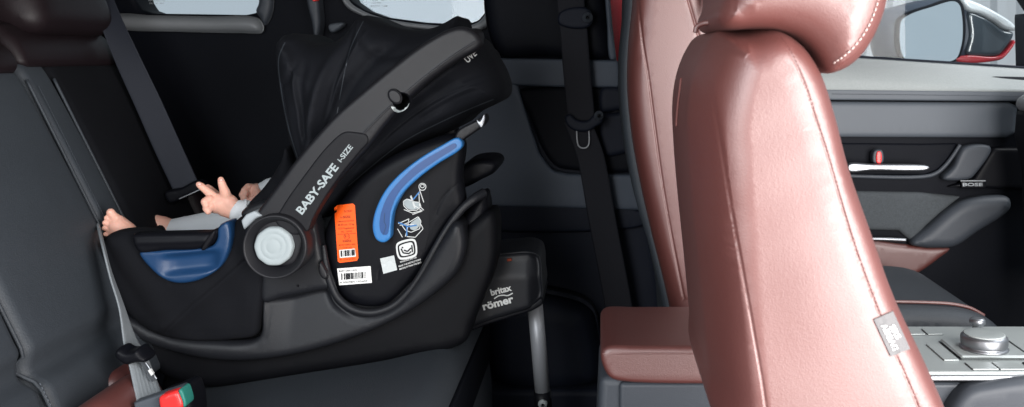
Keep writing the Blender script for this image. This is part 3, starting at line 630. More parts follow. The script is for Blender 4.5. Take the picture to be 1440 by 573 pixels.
exec(compile(r'''
# ================================================================ SEAT BASE
cb = thing('baby_seat_base', 'black plastic base with support leg under the baby seat', 'seat base', P(430, 540, 1.74))
Yb = 1.56
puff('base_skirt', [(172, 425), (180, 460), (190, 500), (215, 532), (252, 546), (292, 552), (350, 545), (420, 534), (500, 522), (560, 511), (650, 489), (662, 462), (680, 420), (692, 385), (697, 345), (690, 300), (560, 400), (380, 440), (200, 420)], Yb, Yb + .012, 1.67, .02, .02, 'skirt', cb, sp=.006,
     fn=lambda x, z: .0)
RL = [(186, 462), (230, 484), (280, 497), (330, 502), (380, 499), (430, 490), (480, 476), (530, 457), (575, 434), (620, 402), (655, 372), (685, 345)]
rlw = resample(catmull(fpx(RL, Yb), False), .004, False)
def tray_fn(x, z):
    # the upper shell leans back away from its lower ridge
    px = x * F / Yb + VX; k = np.clip((px - 330) / 80, 0, 1) * np.clip((640 - px) / 120, 0, 1)
    d = dist_poly(np.stack([x, z], 1), rlw, False); return np.clip(d, 0, .12) * .28 * k
tr, trs = puff('base_shell', [(176, 440), (196, 448), (240, 468), (300, 476), (366, 472), (371, 440), (374, 420), (410, 414), (450, 404), (462, 404), (474, 424), (500, 440), (530, 440), (560, 426), (584, 398), (604, 368), (628, 328), (640, 312), (650, 312), (656, 330), (655, 355), (644, 382), (620, 406), (575, 438), (530, 461), (480, 480), (430, 494), (380, 503), (330, 506), (280, 501), (230, 488), (188, 467)],
     Yb, Yb - .018, 1.66, .014, .016, 'tray_plastic', cb, sp=.005, spi=.007, fn=tray_fn)
# moulded rim that sweeps round the shell
tube('shell_rim', [P(455, 345, Yb - .002), P(458, 368, Yb - .006), P(464, 396, Yb - .008), P(476, 420, Yb - .008), P(498, 436, Yb - .008), P(524, 440, Yb - .008), P(552, 431, Yb - .006), P(574, 411, Yb - .004), P(592, 386, Yb - .002), P(610, 353, Yb), P(630, 320, Yb + .004), P(650, 294, Yb + .008), P(668, 279, Yb + .016), P(680, 272, Yb + .03)], [.004, .0065, .0065, .0065, .006, .006, .007, .009], 'tray_plastic', cb, 14)
# side wing turning towards the rear of the seat (right)
puff('base_wing', [(640, 330), (655, 296), (670, 278), (684, 268), (688, 282), (690, 310), (694, 345), (690, 385), (676, 430), (660, 462), (640, 470)], Yb + .05, Yb + .03, 1.67, .02, .03, 'black_plastic', cb, sp=.006)
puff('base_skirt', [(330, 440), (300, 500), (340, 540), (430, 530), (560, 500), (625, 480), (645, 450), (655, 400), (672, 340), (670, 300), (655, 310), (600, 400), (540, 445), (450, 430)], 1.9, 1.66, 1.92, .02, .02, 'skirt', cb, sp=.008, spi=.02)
lathe('release_button', 683, 321, Yb + .045, [(2, -.02), (5, -.018), (6, -.014), (6.5, 0)], 'trim_mid', cb, 24)
# housing with the maker's mark
Yh = 1.66
hs, hss = puff('leg_housing', [(650, 463), (655, 444), (664, 412), (674, 382), (686, 362), (694, 358), (720, 355), (744, 354), (757, 360), (761, 372), (762, 392), (764, 414), (760, 424), (748, 433), (720, 442), (690, 451), (664, 460)], Yh, Yh - .01, 1.80, .010, .012, 'tray_plastic', cb, sp=.004,
    fn=lambda x, z: np.clip((z - (CZ - (388 - VY) * Yh / F)) / .03, 0, 1) * .012 + np.clip((x - (744 - VX) * Yh / F) / .02, 0, 1) * .02)
puff('housing_lip', [(652, 458), (690, 447), (720, 438), (748, 428), (762, 418), (764, 426), (750, 436), (720, 446), (690, 455), (654, 466)], Yh, Yh - .004, 1.80, .003, .004, 'black_plastic', cb, sp=.004)
tube('housing_grip', [P(714, 364, Yh + .03), P(717, 357, Yh + .03), P(726, 354, Yh + .03), P(742, 354, Yh + .035), P(750, 358, Yh + .04), P(756, 368, Yh + .05)], .0048, 'base_plastic', cb, 10)
puff('indicator', [(713, 364), (719, 363.5), (720, 367), (713, 368)], Yh, Yh - .002, Yh + .02, .001, .001, 'dark_print', hs, sp=.002, curve=False)
text_on('maker_mark', [('britax', (691, 416), (720, 408.5), 9, .035), ('römer', (680, 436.5), (723, 425), 10.8, .035)], hss, Yh, 'white_print', hs, .0012)
strokes('mark_wave', [catmull([(695, 420.5), (701, 416.5), (708, 415.5), (714, 416), (721, 412.5)], False)], 1.6, hss, Yh, 'white_print', hs)
# telescopic support leg
Yl = 1.74
lg_, _x = None, None
tube('support_leg', [P(752, 425, Yl), P(757, 480, Yl), P(763, 553, Yl)], .0145, 'steel', cb, 24, False)
tube('leg_collar', [P(762.5, 550, Yl), P(764, 575, Yl)], .0165, 'black_plastic', cb, 24, False)
lathe('leg_button', 763, 569, Yl - .018, [(2, -.004), (5, -.003), (6.5, 0), (6.5, .01)], 'silver', cb, 24)
tube('lower_leg', [P(764, 572, Yl), P(770, 660, Yl), P(771, 680, Yl)], .012, 'steel', cb, 20, False)
rbox('leg_foot', (P(771, 680, Yl)[0] - .04, Yl - .035, .312), (P(771, 680, Yl)[0] + .04, Yl + .035, .335), .008, 'black_plastic', cb)

# ================================================================ INFANT CARRIER
ic = thing('infant_carrier', 'black rear facing infant carrier with canopy, blue guides and grey handle dial', 'baby seat', P(430, 470, 1.74))
Yc = 1.56
# far and near side walls, tub floor
shell_o = [(455, 320), (452, 350), (460, 392), (478, 424), (510, 438), (545, 434), (582, 396), (606, 360), (630, 318), (652, 290), (648, 250), (652, 200), (640, 190), (560, 215), (500, 255)]
sh, shs = puff('side_shell', shell_o, Yc, Yc + .006, Yc + .05, .02, .02, 'black_plastic', ic, sp=.005, spi=.008,
     seams=[([(612, 300), (622, 280), (640, 262), (652, 256)], .0022, .0012), ([(530, 392), (533, 378), (552, 366)], .0022, .0012)])
puff('side_shell', [(455 + (x - 455) * .76, y) for x, y in shell_o], Yc, 1.86, 1.90, .02, .02, 'black_plastic', ic, sp=.008, spi=.02)
puff('tub', [(200, 400), (370, 400), (480, 415), (520, 430), (550, 415), (580, 350), (606, 230), (596, 210), (560, 330), (500, 380), (400, 385), (200, 385)], 1.70, 1.60, 1.87, .01, .01, 'black_cloth', ic, sp=.008)
puff('hip_panel', [(340, 300), (372, 330), (368, 380), (371, 424), (400, 418), (440, 410), (470, 402), (460, 380), (452, 340), (440, 300), (400, 280), (360, 285)], Yc, Yc - .012, Yc + .04, .010, .012, 'tray_plastic', ic, sp=.004, seams=[([(372, 427), (410, 419), (470, 403)], .002, .003)])
puff('lug', [(455, 364), (461, 372), (466, 384), (463, 390), (456, 386), (452, 374)], Yc, Yc - .022, Yc, .004, .006, 'handle', ic, sp=.003)
lathe('screw_hole', 418.5, 402.5, Yc - .0135, [(1.6, -.0006), (1.6, .002)], 'black_print', ic, 16)
# foot end cover in black cloth
fco = [(147, 340), (153, 332), (164, 325), (184, 321), (206, 321), (250, 330), (300, 332), (322, 322), (345, 302), (362, 306), (372, 330), (374, 360), (373, 400), (370, 440), (364, 468), (330, 475), (275, 477), (235, 470), (205, 455), (182, 430), (166, 395), (154, 362)]
dsm = [(352, 362), (330, 382), (300, 408), (270, 434), (242, 462)]
def cov_fn(x, z):
    px = x * F / Yc + VX; py = VY - (z - CZ) * F / Yc
    s = (px - 242) * .68 - (462 - py) * .73   # + = below the diagonal fold
    f = np.where(s > 0, .010 * (1 - np.exp(-s / 12)), 0)
    w = .0022 * np.sin((px * .5 + py * 1.3) / 6) * np.exp(-((px - 225) / 30) ** 2 - ((py - 452) / 22) ** 2)
    w2 = .0016 * np.sin(px / 23 + py / 17) + .001 * np.sin(px / 11 - py / 19)
    return f + w + w2
fc_, fcs = puff('foot_cover', fco, Yc, Yc - .030, Yc + .03, .022, .024, 'black_cloth', ic, sp=.005, spi=.006, seams=[(dsm, .0025, .0025), ([(206, 322), (216, 348), (232, 372), (250, 392)], .002, .001)], fn=cov_fn)
puff('foot_cover', [(x, y + 30) if y < 345 else (x, y) for x, y in fco], Yc, 1.84, 1.90, .022, .024, 'black_cloth', ic, sp=.008, spi=.015)
puff('foot_end', [(150, 345), (160, 345), (172, 380), (190, 420), (220, 450), (300, 462), (300, 474), (215, 464), (180, 430), (160, 385)], Yc + .02, Yc, 1.88, .008, .01, 'black_cloth', ic, sp=.006)
# blue belt horn with its dished inside and the black bar above it
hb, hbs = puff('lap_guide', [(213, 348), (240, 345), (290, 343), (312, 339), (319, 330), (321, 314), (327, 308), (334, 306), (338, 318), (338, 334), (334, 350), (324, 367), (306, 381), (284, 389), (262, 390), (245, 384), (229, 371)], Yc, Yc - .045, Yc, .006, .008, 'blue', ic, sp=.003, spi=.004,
   fn=lambda x, z: .0125 * np.exp(-(np.abs(((x * F / Yc + VX) - 284) / 37) ** 6 + np.abs(((VY - (z - CZ) * F / Yc) - (362 - ((x * F / Yc + VX) - 284) * .10)) / 13) ** 5)))
puff('guide_bar', [(203, 324), (214, 322), (250, 321), (290, 320), (310, 319), (318, 315), (322, 316), (317, 332), (308, 340), (290, 345), (250, 346), (213, 349)], Yc, Yc - .046, Yc - .01, .008, .012, 'black_plastic', ic, sp=.004, seams=[([(210, 334), (260, 333), (305, 331)], .004, -.002)])
puff('guide_post', [(318, 316), (324, 309), (332, 308), (330, 325), (322, 340), (311, 346), (310, 340), (316, 331)], Yc, Yc - .036, Yc - .01, .004, .006, 'tray_plastic', ic, sp=.003)
puff('guide_end', [(300, 344), (306, 330), (314, 320), (319, 316), (318, 324), (311, 336), (304, 344)], Yc, Yc - .050, Yc - .03, .003, .004, 'black_print', ic, sp=.003)

# ---- canopy: cloth over two hoops
can = [(382, 84), (382, 62), (390, 50), (402, 46), (416, 50), (430, 60), (446, 61), (466, 56), (482, 44), (494, 27), (506, 20), (522, 26), (548, 36), (580, 41), (606, 37), (628, 26), (638, 21), (641, 30), (646, 44), (668, 54), (684, 76), (698, 100), (706, 128), (702, 142), (686, 152), (660, 165), (640, 182), (600, 198), (560, 218), (530, 240), (500, 266), (474, 296), (448, 312), (432, 300), (424, 262), (412, 232), (402, 204), (393, 160), (386, 120)]
base_pt = (452, 300)
fold = [([base_pt, (446, 240), (452, 170), (470, 100), (490, 45), (505, 24)], 0.0096, -0.0163),
        ([(440, 280), (425, 215), (405, 150), (392, 95), (396, 60)], 0.0072, -0.0118),
        ([(398, 62), (412, 66), (424, 84), (418, 110), (402, 118)], 0.0064, 0.0107),
        ([(460, 280), (470, 210), (488, 150), (520, 100), (556, 66)], 0.0128, 0.0144),
        ([(470, 285), (520, 240), (565, 200), (610, 170), (655, 150), (698, 132)], 0.0080, -0.0107),
        ([(476, 290), (510, 262), (552, 228), (590, 205), (630, 184)], 0.0040, 0.0045),
        ([(500, 230), (545, 190), (590, 150), (640, 120), (680, 100)], 0.0088, 0.0107),
        ([(520, 222), (550, 175), (596, 134), (640, 100), (668, 84)], 0.0072, -0.0090),
        ([(690, 122), (668, 128), (640, 140), (600, 165)], 0.0040, 0.0036),
        ([(452, 280), (462, 210), (480, 140), (500, 90), (522, 40)], 0.0032, -0.0054), ([(456, 280), (500, 190), (545, 130), (590, 84), (625, 50)], 0.0040, 0.0063),
        ([(466, 284), (520, 220), (572, 172), (630, 134), (690, 110)], 0.0032, 0.0054), ([(428, 230), (414, 170), (404, 120)], 0.0032, 0.0054), ([(440, 210), (430, 150), (424, 100)], 0.0040, -0.0054),
        ([(426, 60), (436, 90), (436, 140), (442, 190)], 0.0088, 0.0107),
        ([(510, 28), (520, 60), (548, 80), (590, 70), (632, 34)], 0.0064, 0.0045),
        ([(505, 26), (496, 80), (480, 130), (468, 190)], 0.0048, 0.0072)]
def can_fn(x, z):
    px = x * F / Yc + VX; py = VY - (z - CZ) * F / Yc
    return .0022 * np.sin(px / 17 + py / 29) * np.sin(py / 13 - px / 31) + .0010 * np.sin(px / 7 + py / 9)
cn, cns = puff('canopy', can, 1.62, Yc - .002, 1.93, .085, .11, 'canopy', ic, sp=.005, spi=.0042, seams=fold, fn=can_fn, rb=.12)
text_on('canopy_print', [('UVE', (658, 89), (671, 77), 9.5, .02)], cns, 1.6, 'white_print', cn, .0016)
strokes('canopy_seam', [catmull([(401, 60), (392, 82), (396, 130), (406, 180), (420, 226)], False)], 1.6, cns, 1.6, 'seat_fabric', cn, .0006)
strokes('canopy_seam', [catmull([(511, 30), (494, 66), (481, 120), (470, 190), (463, 262)], False)], 1.2, cns, 1.6, 'seat_fabric', cn, .0006)
strokes('canopy_seam', [catmull([(694, 140), (662, 153), (620, 172), (570, 198), (530, 228), (490, 262)], False)], 1.4, cns, 1.6, 'seat_fabric', cn, .0006)
# inner head pad / black side flap under the canopy at the left
puff('side_flap', [(346, 300), (352, 286), (374, 262), (398, 226), (404, 206), (412, 226), (430, 262), (440, 300), (420, 330), (370, 330)], 1.60, 1.575, 1.64, .015, .02, 'black_cloth', ic, sp=.006, fn=lambda x, z: .002 * np.sin(x * 160 + z * 90))
# canopy bracket with metal clip
puff('canopy_bracket', [(640, 196), (644, 184), (672, 168), (681, 162), (683, 172), (676, 180), (658, 193), (648, 199)], Yc, Yc - .005, Yc + .05, .004, .006, 'handle', ic, sp=.003)
puff('bracket_clip', [(671, 167), (676, 170), (682, 160), (683, 168), (678, 180), (673, 174)], Yc, Yc - .012, Yc, .001, .002, 'chrome', ic, sp=.002)
puff('rear_fin', [(646, 240), (660, 226), (680, 221), (698, 223), (703, 230), (698, 240), (680, 250), (655, 262), (646, 262)], 1.70, 1.66, 1.80, .01, .02, 'black_plastic', ic, sp=.005)

# ---- shoulder belt guide, bright blue channel
ch_o = [(651, 197), (645, 193), (622, 204), (592, 222), (562, 246), (542, 270), (529, 300), (527, 322), (533, 336), (543, 339), (551, 333), (553, 315), (556, 296), (568, 272), (590, 250), (620, 228), (646, 212), (652, 205)]
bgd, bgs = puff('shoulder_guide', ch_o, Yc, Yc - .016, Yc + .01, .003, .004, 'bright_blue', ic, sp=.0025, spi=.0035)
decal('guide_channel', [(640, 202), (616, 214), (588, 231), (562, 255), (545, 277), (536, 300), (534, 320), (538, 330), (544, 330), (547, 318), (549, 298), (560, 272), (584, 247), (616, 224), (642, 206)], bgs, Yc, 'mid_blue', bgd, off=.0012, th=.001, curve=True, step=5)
strokes('guide_fold', [[(541, 300), (540, 312), (543, 318), (539, 330)]], .8, bgs, Yc, 'blue', bgd, off=.0018)

# ---- labels on the shell
ol = decal('orange_label', [(470, 293), (474, 289), (483, 288), (496, 286.5), (499, 289), (504, 363), (502, 367), (478, 370), (475, 368)], shs, Yc, 'orange', ic, off=.0007)
L_ = lambda t, x0, x1, y, h, b=0: (t, (x0, y), (x1, y - (x1 - x0) * .06), h, b)
text_on('label_text', [L_('ISOFIX', 484, 495, 299, 3), L_('i-SIZE', 479, 493, 307.5, 3.4, .02), L_('Universal ISOFIX', 475, 498, 313, 2.4), L_('40-83 cm  13 kg', 475, 498, 318, 2.4, .01), L_('ECE Regulation', 476, 498, 323, 2.4), L_('No. 129/03', 480, 495, 327.5, 2.4),
                       L_('E1', 485.3, 490, 334.5, 3.4), L_('030055', 482, 494, 341, 3, .02), L_('BABY-SAFE i-SIZE', 477, 500, 346, 1.9), L_('Child seat', 482, 495, 349.5, 1.9), L_('01 1234567890', 478, 500, 366.6, 2)], shs, Yc, 'dark_print', ol, .0014)
strokes('label_circle', [('c', [(487.7 + 4 * math.cos(a), 333 + 4 * math.sin(a)) for a in np.linspace(0, 6.28, 20)[:-1]])], .6, shs, Yc, 'dark_print', ol, .0014)
strokes('label_rules', [[(474, 330), (501, 328.5)]], .6, shs, Yc, 'dark_print', ol, .0014)
decal('barcode_patch', [(477, 352), (499, 350), (500.5, 361), (478, 363)], shs, Yc, 'paper', ol, off=.0014)
random.seed(3)
def bars(x0, y0, x1, y1, h, n, surf):
    out = []
    for k in range(n):
        if random.random() < .35: continue
        t = k / (n - 1); x = x0 + (x1 - x0) * t; y = y0 + (y1 - y0) * t; out.append([(x, y), (x + h * .03, y + h)])
    return out
strokes('barcode', bars(478.5, 353, 498.5, 351, 8.5, 34, shs), .40, shs, Yc, 'black_print', ol, .0022)
wl = decal('white_label', [(474, 378), (521, 374.5), (523, 398), (477, 401.5)], shs, Yc, 'paper', ic, off=.0007)
strokes('barcode', bars(480, 385, 514, 382.5, 9, 56, shs), .42, shs, Yc, 'black_print', wl, .0014)
text_on('label_text', [L_('BABY-SAFE i-SIZE', 477, 502, 383, 2.6), L_('4 000984 192407', 478, 517, 399, 2.6)], shs, Yc, 'black_print', wl, .0014)
qr = decal('square_sticker', [(534.5, 364), (554, 359.5), (558.5, 380), (539, 385.5)], shs, Yc, 'grey_paper', ic, off=.0007)
dk = decal('pictogram_panel', [(552, 300), (563, 276), (580, 258), (598, 254), (603, 262), (603, 300), (602, 330), (592, 360), (570, 374), (556, 366), (552, 340)], shs, Yc, 'black_print', ic, off=.0005, curve=True)
circ = lambda cx, cy, rx, ry=None, n=24: ('c', [(cx + rx * math.cos(a), cy + (ry or rx) * math.sin(a)) for a in np.linspace(0, 2 * math.pi, n + 1)[:-1]])
strokes('pictogram_lines', [circ(594, 263, 5), circ(594, 262, 2.8, 2.4), [(578, 275), (584, 292)], [(577, 276), (583, 293)], [(589, 270), (590, 290), (596, 296)], [(584, 290), (594, 297), (580, 302)], [(590, 267), (596, 285)],
   ('c', [(567, 284), (572, 280), (582, 284), (590, 285), (592, 291), (586, 296), (574, 296), (568, 290)]), [(568, 295), (580, 300), (594, 296)],
   ('c', [(565, 317), (575, 313), (588, 305), (592, 311), (590, 322), (578, 327), (570, 324)]), [(560, 315), (575, 308), (573, 322), (570, 333)], [(572, 333), (584, 334), (595, 322), (592, 316)], [(559, 322), (566, 334)], [(562, 317), (582, 316)]], 1.0, shs, Yc, 'white_print', dk, .0014)
decal('seat_pictogram', [(567, 283), (574, 280), (584, 284), (591, 286), (590, 292), (583, 295), (574, 294), (569, 289)], shs, Yc, 'dial', dk, off=.001, curve=True)
decal('seat_pictogram', [(577, 315), (584, 309), (589, 306), (591, 311), (589, 319), (583, 324), (577, 322)], shs, Yc, 'dial', dk, off=.001, curve=True)
strokes('belt_pictogram', [[(581, 281), (590, 270)], [(560, 313), (574, 319), (586, 317)], [(572, 318), (572, 332)]][1:], 1.8, shs, Yc, 'bright_blue', dk, .0017)
strokes('belt_pictogram', [[(581, 281), (590, 270)]], 1.8, shs, Yc, 'bright_blue', dk, .0017)
ip = decal('icon_plate', [(557, 345), (560, 341), (580, 336), (584, 338), (586.5, 357), (584, 361), (564, 365.5), (560, 363)], shs, Yc, 'white_print', ic, off=.0012, curve=True)
decal('icon_ground', [(559.5, 346), (562, 343.5), (579, 339), (582, 340.5), (584, 356), (582, 358.5), (565, 362.5), (562, 361)], shs, Yc, 'black_print', ip, off=.0018, curve=True)
decal('icon_ground', [(561.5, 347), (563, 345.5), (578, 341.2), (580, 342.5), (582, 355), (580.5, 357), (566, 360.3), (564, 359)], shs, Yc, 'white_print', ip, off=.0024, curve=True)
strokes('icon_figure', [[(564, 350), (567, 356), (575, 357), (578, 354)], [(568, 352), (573, 354), (578, 349)], [(579, 345), (580, 355)], [(565, 348), (567, 349)]], 2.0, shs, Yc, 'black_print', ip, .0030)
text_on('panel_text', [('MOUNTING AND USE', (563, 370), (586, 363), 2.2, .02), ('READ THE INSTRUCTIONS', (561, 376), (592, 366), 2.2, .02), ('BEFORE FITTING THE SEAT', (562, 380), (593, 370), 2.2, .02)], shs, Yc, 'white_print', ic, .0014)

# ---- carrying handle: near arm, crossbar, far arm
Yn = 1.535
harm = [(352, 318), (368, 296), (398, 256), (420, 226), (450, 190), (480, 158), (512, 130), (548, 100), (586, 70), (612, 53), (634, 42), (652, 38), (668, 43), (678, 53), (680, 62), (674, 70), (650, 84), (626, 100), (600, 120), (572, 146), (546, 176), (524, 204), (502, 228), (478, 256), (456, 288), (442, 316), (434, 345), (420, 370), (370, 360)]
ha, has = puff('handle_arm', harm, Yn, Yn - .030, Yn + .012, .008, .012, 'handle', ic, sp=.004, spi=.007, seams=[([(516, 188), (548, 155), (590, 118), (640, 80), (674, 58)], .0014, -.0010), ([(440, 316), (462, 275), (500, 226), (520, 203)], .003, .0015)])
puff('handle_arm', [(x * .80 + 122, y * .84 + 30) for x, y in harm], Yn, 1.925, 1.965, .008, .012, 'handle', ic, sp=.008, spi=.02)
tube('handle_crossbar', [P(656, 55, Yn + .0), P(668, 52, Yn + .05), P(668, 55, Yn + .11), P(668, 62, Yn + .25), P(668, 66, Yn + .34), P(666, 70, Yn + .40)], .015, 'handle', ic, 16)
gr, grs = puff('grip_panel', [(388, 312), (398, 290), (430, 244), (462, 204), (484, 186), (500, 186), (516, 190), (518, 199), (504, 216), (478, 248), (456, 280), (440, 308), (432, 326), (410, 330)], Yn - .03, Yn - .0325, Yn, .004, .003, 'grip', ha, sp=.004)
text_on('handle_text', [('BABY-SAFE', (424.6, 302.5), (476.5, 236), 11.8, .03), ('i-SIZE', (479.5, 229), (496.5, 207.5), 7.6, .02)], grs, Yn - .03, 'dial', gr, .001)
# release button half sunk in a round pocket
lathe('button_pocket', 565, 143, Yn - .031, [(11, -.0006), (13, 0), (13, .006)], 'black_plastic', ha, 40)
decal('pocket_scoop', [(550, 150), (556, 158), (566, 157), (574, 150), (576, 140), (570, 148), (560, 152)], has, Yn - .03, 'silver', ha, off=.0022, curve=True)
def ell(cx, cy, a, b_, rot, n=32): return [(cx + a * math.cos(t) * math.cos(rot) - b_ * math.sin(t) * math.sin(rot), cy + a * math.cos(t) * math.sin(rot) + b_ * math.sin(t) * math.cos(rot)) for t in np.linspace(0, 2 * math.pi, n + 1)[:-1]]
puff('button_ring', ell(556, 136, 12.2, 9, .9), Yn - .032, Yn - .036, Yn - .02, .001, .001, 'black_print', ha, sp=.002, curve=False)
puff('release_button', ell(556, 136, 10.6, 7.6, .9), Yn - .032, Yn - .0385, Yn - .02, .002, .002, 'handle', ha, sp=.002, curve=False)
# hub and dial
hub = lathe('hub', 391, 345, Yn - .03, [(29, .010), (30, .004), (36, -.004), (41, -.016), (43.5, -.018), (45, -.012), (45.5, .0), (45, .03)], 'handle', ic, 96)
lathe('hub_floor', 389, 345, Yn - .026, [(33, -.002), (33, .01)], 'black_plastic', hub, 64)
x0, _, z0 = P(387, 345.5, Yn - .03); V, Fc = [], []; sc = (Yn - .03) / F; seg = 96
prof = [(0, -.010), (9, -.010), (10, -.0096), (11, -.010), (17, -.010), (18, -.0094), (19, -.010), (24, -.0100), (26, -.0088), (27.2, -.006), (27.4, .010)]
for (rp, dy) in prof:
    for k in range(seg):
        a = 2 * math.pi * k / seg; q = rp + (.28 * math.cos(10 * a) if rp > 20 else 0)
        V.append((x0 + q * sc * math.cos(a), Yn - .030 + dy, z0 + q * sc * math.sin(a)))
for i in range(len(prof) - 1):
    for k in range(seg):
        t = (k + 1) % seg; Fc.append((i * seg + k, (i + 1) * seg + k, (i + 1) * seg + t, i * seg + t))
link('dial', V, Fc, 'dial', hub)
puff('indicator_tab', [(343, 309), (350, 300), (362, 295), (373, 302), (364, 306), (352, 318), (347, 322)], Yn - .02, Yn - .034, Yn, .003, .004, 'tab', ic, sp=.003, curve=False)

# ================================================================ BABY
by = thing('person', 'baby lying in the carrier in a pale onesie, bare feet and one hand raised', 'person', P(400, 380, 1.72))
def Q(px, py, Y, r): x, y, z = P(px, py, Y); return (x, y, z, r)
# near hand (fingers spread), wrist, arm
wr = Q(330, 297, 1.60, .0155)
ch = [[Q(380, 312, 1.61, .019), Q(350, 303, 1.605, .018), wr, Q(318, 292, 1.598, .0165), Q(311, 287, 1.595, .0165)],
      [wr, Q(322, 286, 1.597, .015), Q(317, 281, 1.595, .0135), Q(305, 283, 1.594, .013), Q(300, 290, 1.594, .012)],
      [Q(306, 283, 1.594, .010), Q(297, 274, 1.590, .0078), Q(289, 267, 1.585, .0065), Q(282, 261.5, 1.580, .0058), Q(279.5, 259.5, 1.578, .0048)],   # index, stretched left
      [Q(308, 279, 1.604, .009), Q(300, 271, 1.610, .0070), Q(295, 266, 1.612, .0062), Q(292, 263.5, 1.614, .0052)],                               # middle, behind it
      [Q(318, 280, 1.594, .0105), Q(316.5, 271, 1.588, .0085), Q(313.5, 263, 1.584, .0070), Q(311.5, 257, 1.582, .0062), Q(310.5, 253, 1.581, .0052)],   # thumb, straight up
      [Q(302, 285, 1.592, .0105), Q(294, 281, 1.582, .0082), Q(288.5, 284, 1.576, .0072), Q(290, 289, 1.574, .0062)],   # ring, curled
      [Q(304, 292, 1.592, .0105), Q(296, 290, 1.581, .0080), Q(290.5, 293, 1.576, .0068), Q(293, 297.5, 1.575, .0058)], # little, curled
      [Q(380, 312, 1.61, .020), Q(408, 300, 1.62, .022), Q(440, 262, 1.65, .026), Q(455, 250, 1.70, .036)]]
# far hand, loosely closed
w2 = Q(368, 270, 1.79, .014)
ch += [[Q(400, 262, 1.80, .018), w2, Q(360, 270, 1.79, .0165), Q(354, 272, 1.785, .0155)],
       [Q(357, 266, 1.785, .010), Q(349, 264, 1.775, .008), Q(344, 268, 1.768, .0068), Q(346, 272, 1.765, .0060)],
       [Q(354, 270, 1.78, .010), Q(345, 270, 1.770, .0078), Q(341, 274, 1.764, .0068), Q(344, 278, 1.762, .0060)],
       [Q(353, 274, 1.78, .010), Q(345, 275, 1.768, .0076), Q(343, 280, 1.762, .0064), Q(347, 282, 1.762, .0056)],
       [Q(356, 277, 1.78, .009), Q(349, 280, 1.770, .0070), Q(348, 284, 1.766, .0058), Q(351, 285, 1.765, .0052)],
       [Q(360, 266, 1.780, .009), Q(362, 274, 1.766, .0075), Q(357, 279, 1.760, .0062), Q(353, 281, 1.758, .0054)],
       [Q(400, 262, 1.80, .018), Q(430, 262, 1.80, .022), Q(462, 245, 1.78, .028), Q(470, 245, 1.72, .036)]]
# trunk, neck, head, seat
ch += [[Q(470, 245, 1.72, .055), Q(450, 285, 1.72, .060), Q(425, 330, 1.72, .062), Q(415, 345, 1.72, .060)], [Q(470, 245, 1.72, .040), Q(490, 215, 1.72, .030), Q(500, 190, 1.72, .045)]]
# near leg and foot, sole towards the left
ch += [[Q(415, 350, 1.68, .045), Q(350, 345, 1.66, .036), Q(290, 352, 1.64, .030), Q(235, 352, 1.62, .024), Q(196, 348, 1.61, .0185)],
       [Q(200, 350, 1.61, .020), Q(188, 340, 1.605, .0190), Q(177, 327, 1.600, .0180), Q(166, 317, 1.597, .0165)],
       [Q(192, 350, 1.61, .019), Q(178, 344, 1.605, .0160), Q(168, 333, 1.600, .0150), Q(161, 322, 1.597, .0130)],
       [Q(166, 311, 1.596, .0105), Q(159, 304, 1.590, .0074), Q(155.5, 299, 1.588, .0070)],      # big toe
       [Q(161, 313, 1.594, .0075), Q(153.5, 308.5, 1.588, .0046), Q(150, 306.5, 1.586, .0046)],
       [Q(159, 318, 1.593, .0075), Q(151, 315.0, 1.587, .0042), Q(147.3, 313.5, 1.585, .0043)],
       [Q(158, 324, 1.593, .0075), Q(150, 322, 1.588, .0040), Q(146.3, 321, 1.586, .0041)],
       [Q(160, 331, 1.594, .0075), Q(152, 330, 1.589, .0038), Q(148, 329.5, 1.588, .0039)]]
# far leg and foot, big toe up
ch += [[Q(415, 340, 1.76, .045), Q(350, 318, 1.77, .036), Q(300, 318, 1.78, .028), Q(262, 322, 1.78, .022), Q(240, 323, 1.78, .018)],
       [Q(242, 324, 1.78, .020), Q(228, 318, 1.775, .0185), Q(216, 314, 1.77, .0165), Q(211, 318, 1.77, .015)],
       [Q(213, 311, 1.768, .0110), Q(206, 305.5, 1.764, .0086), Q(202, 303, 1.762, .0080)],
       [Q(211, 316, 1.766, .009), Q(205, 311, 1.762, .0064), Q(203, 310, 1.760, .0056)],
       [Q(210, 320, 1.766, .009), Q(204, 317, 1.762, .0060), Q(202, 316.5, 1.760, .0052)],
       [Q(210, 324, 1.766, .009), Q(205, 322, 1.762, .0060), Q(203, 322, 1.760, .0050)],
       [Q(212, 328, 1.768, .009), Q(207, 327, 1.764, .0058), Q(205, 327, 1.762, .0048)]]
hx, hy, hz = P(500, 172, 1.72)
extra = [sphere_geo((hx, hy, hz), (.068, .062, .070), 24), sphere_geo((hx - .055, hy, hz - .022), (.022, .030, .020), 14), sphere_geo((hx - .068, hy, hz - .008), (.010, .009, .009), 12),
         sphere_geo((hx - .060, hy, hz - .030), (.011, .018, .006), 12), sphere_geo((hx - .006, hy - .062, hz - .006), (.010, .007, .014), 12), sphere_geo((hx - .006, hy + .062, hz - .006), (.010, .007, .014), 12)]
bodyo = blob('body', ch, 'skin', by, .00125, extra, 3)
for s in (-1, 1):
    V, Fc = sphere_geo((hx - .058, hy + s * .026, hz + .006), (.008, .009, .006), 12); link('eye', V, Fc, 'black_print', by)
V, Fc = sphere_geo((hx + .008, hy, hz + .012), (.068, .0655, .070), 24); link('hair', V, Fc, 'brown_leather', by)
# toe and finger nails
nail = mat('nail', (.70, .42, .36), .3, .5)
for c in ((154.0, 299, 1.583), (280.5, 259.5, 1.5735), (310.6, 254, 1.5762)):
    V, Fc = sphere_geo(P(*c), (.0032, .0016, .0026), 10); link('nail', V, Fc, nail, by)
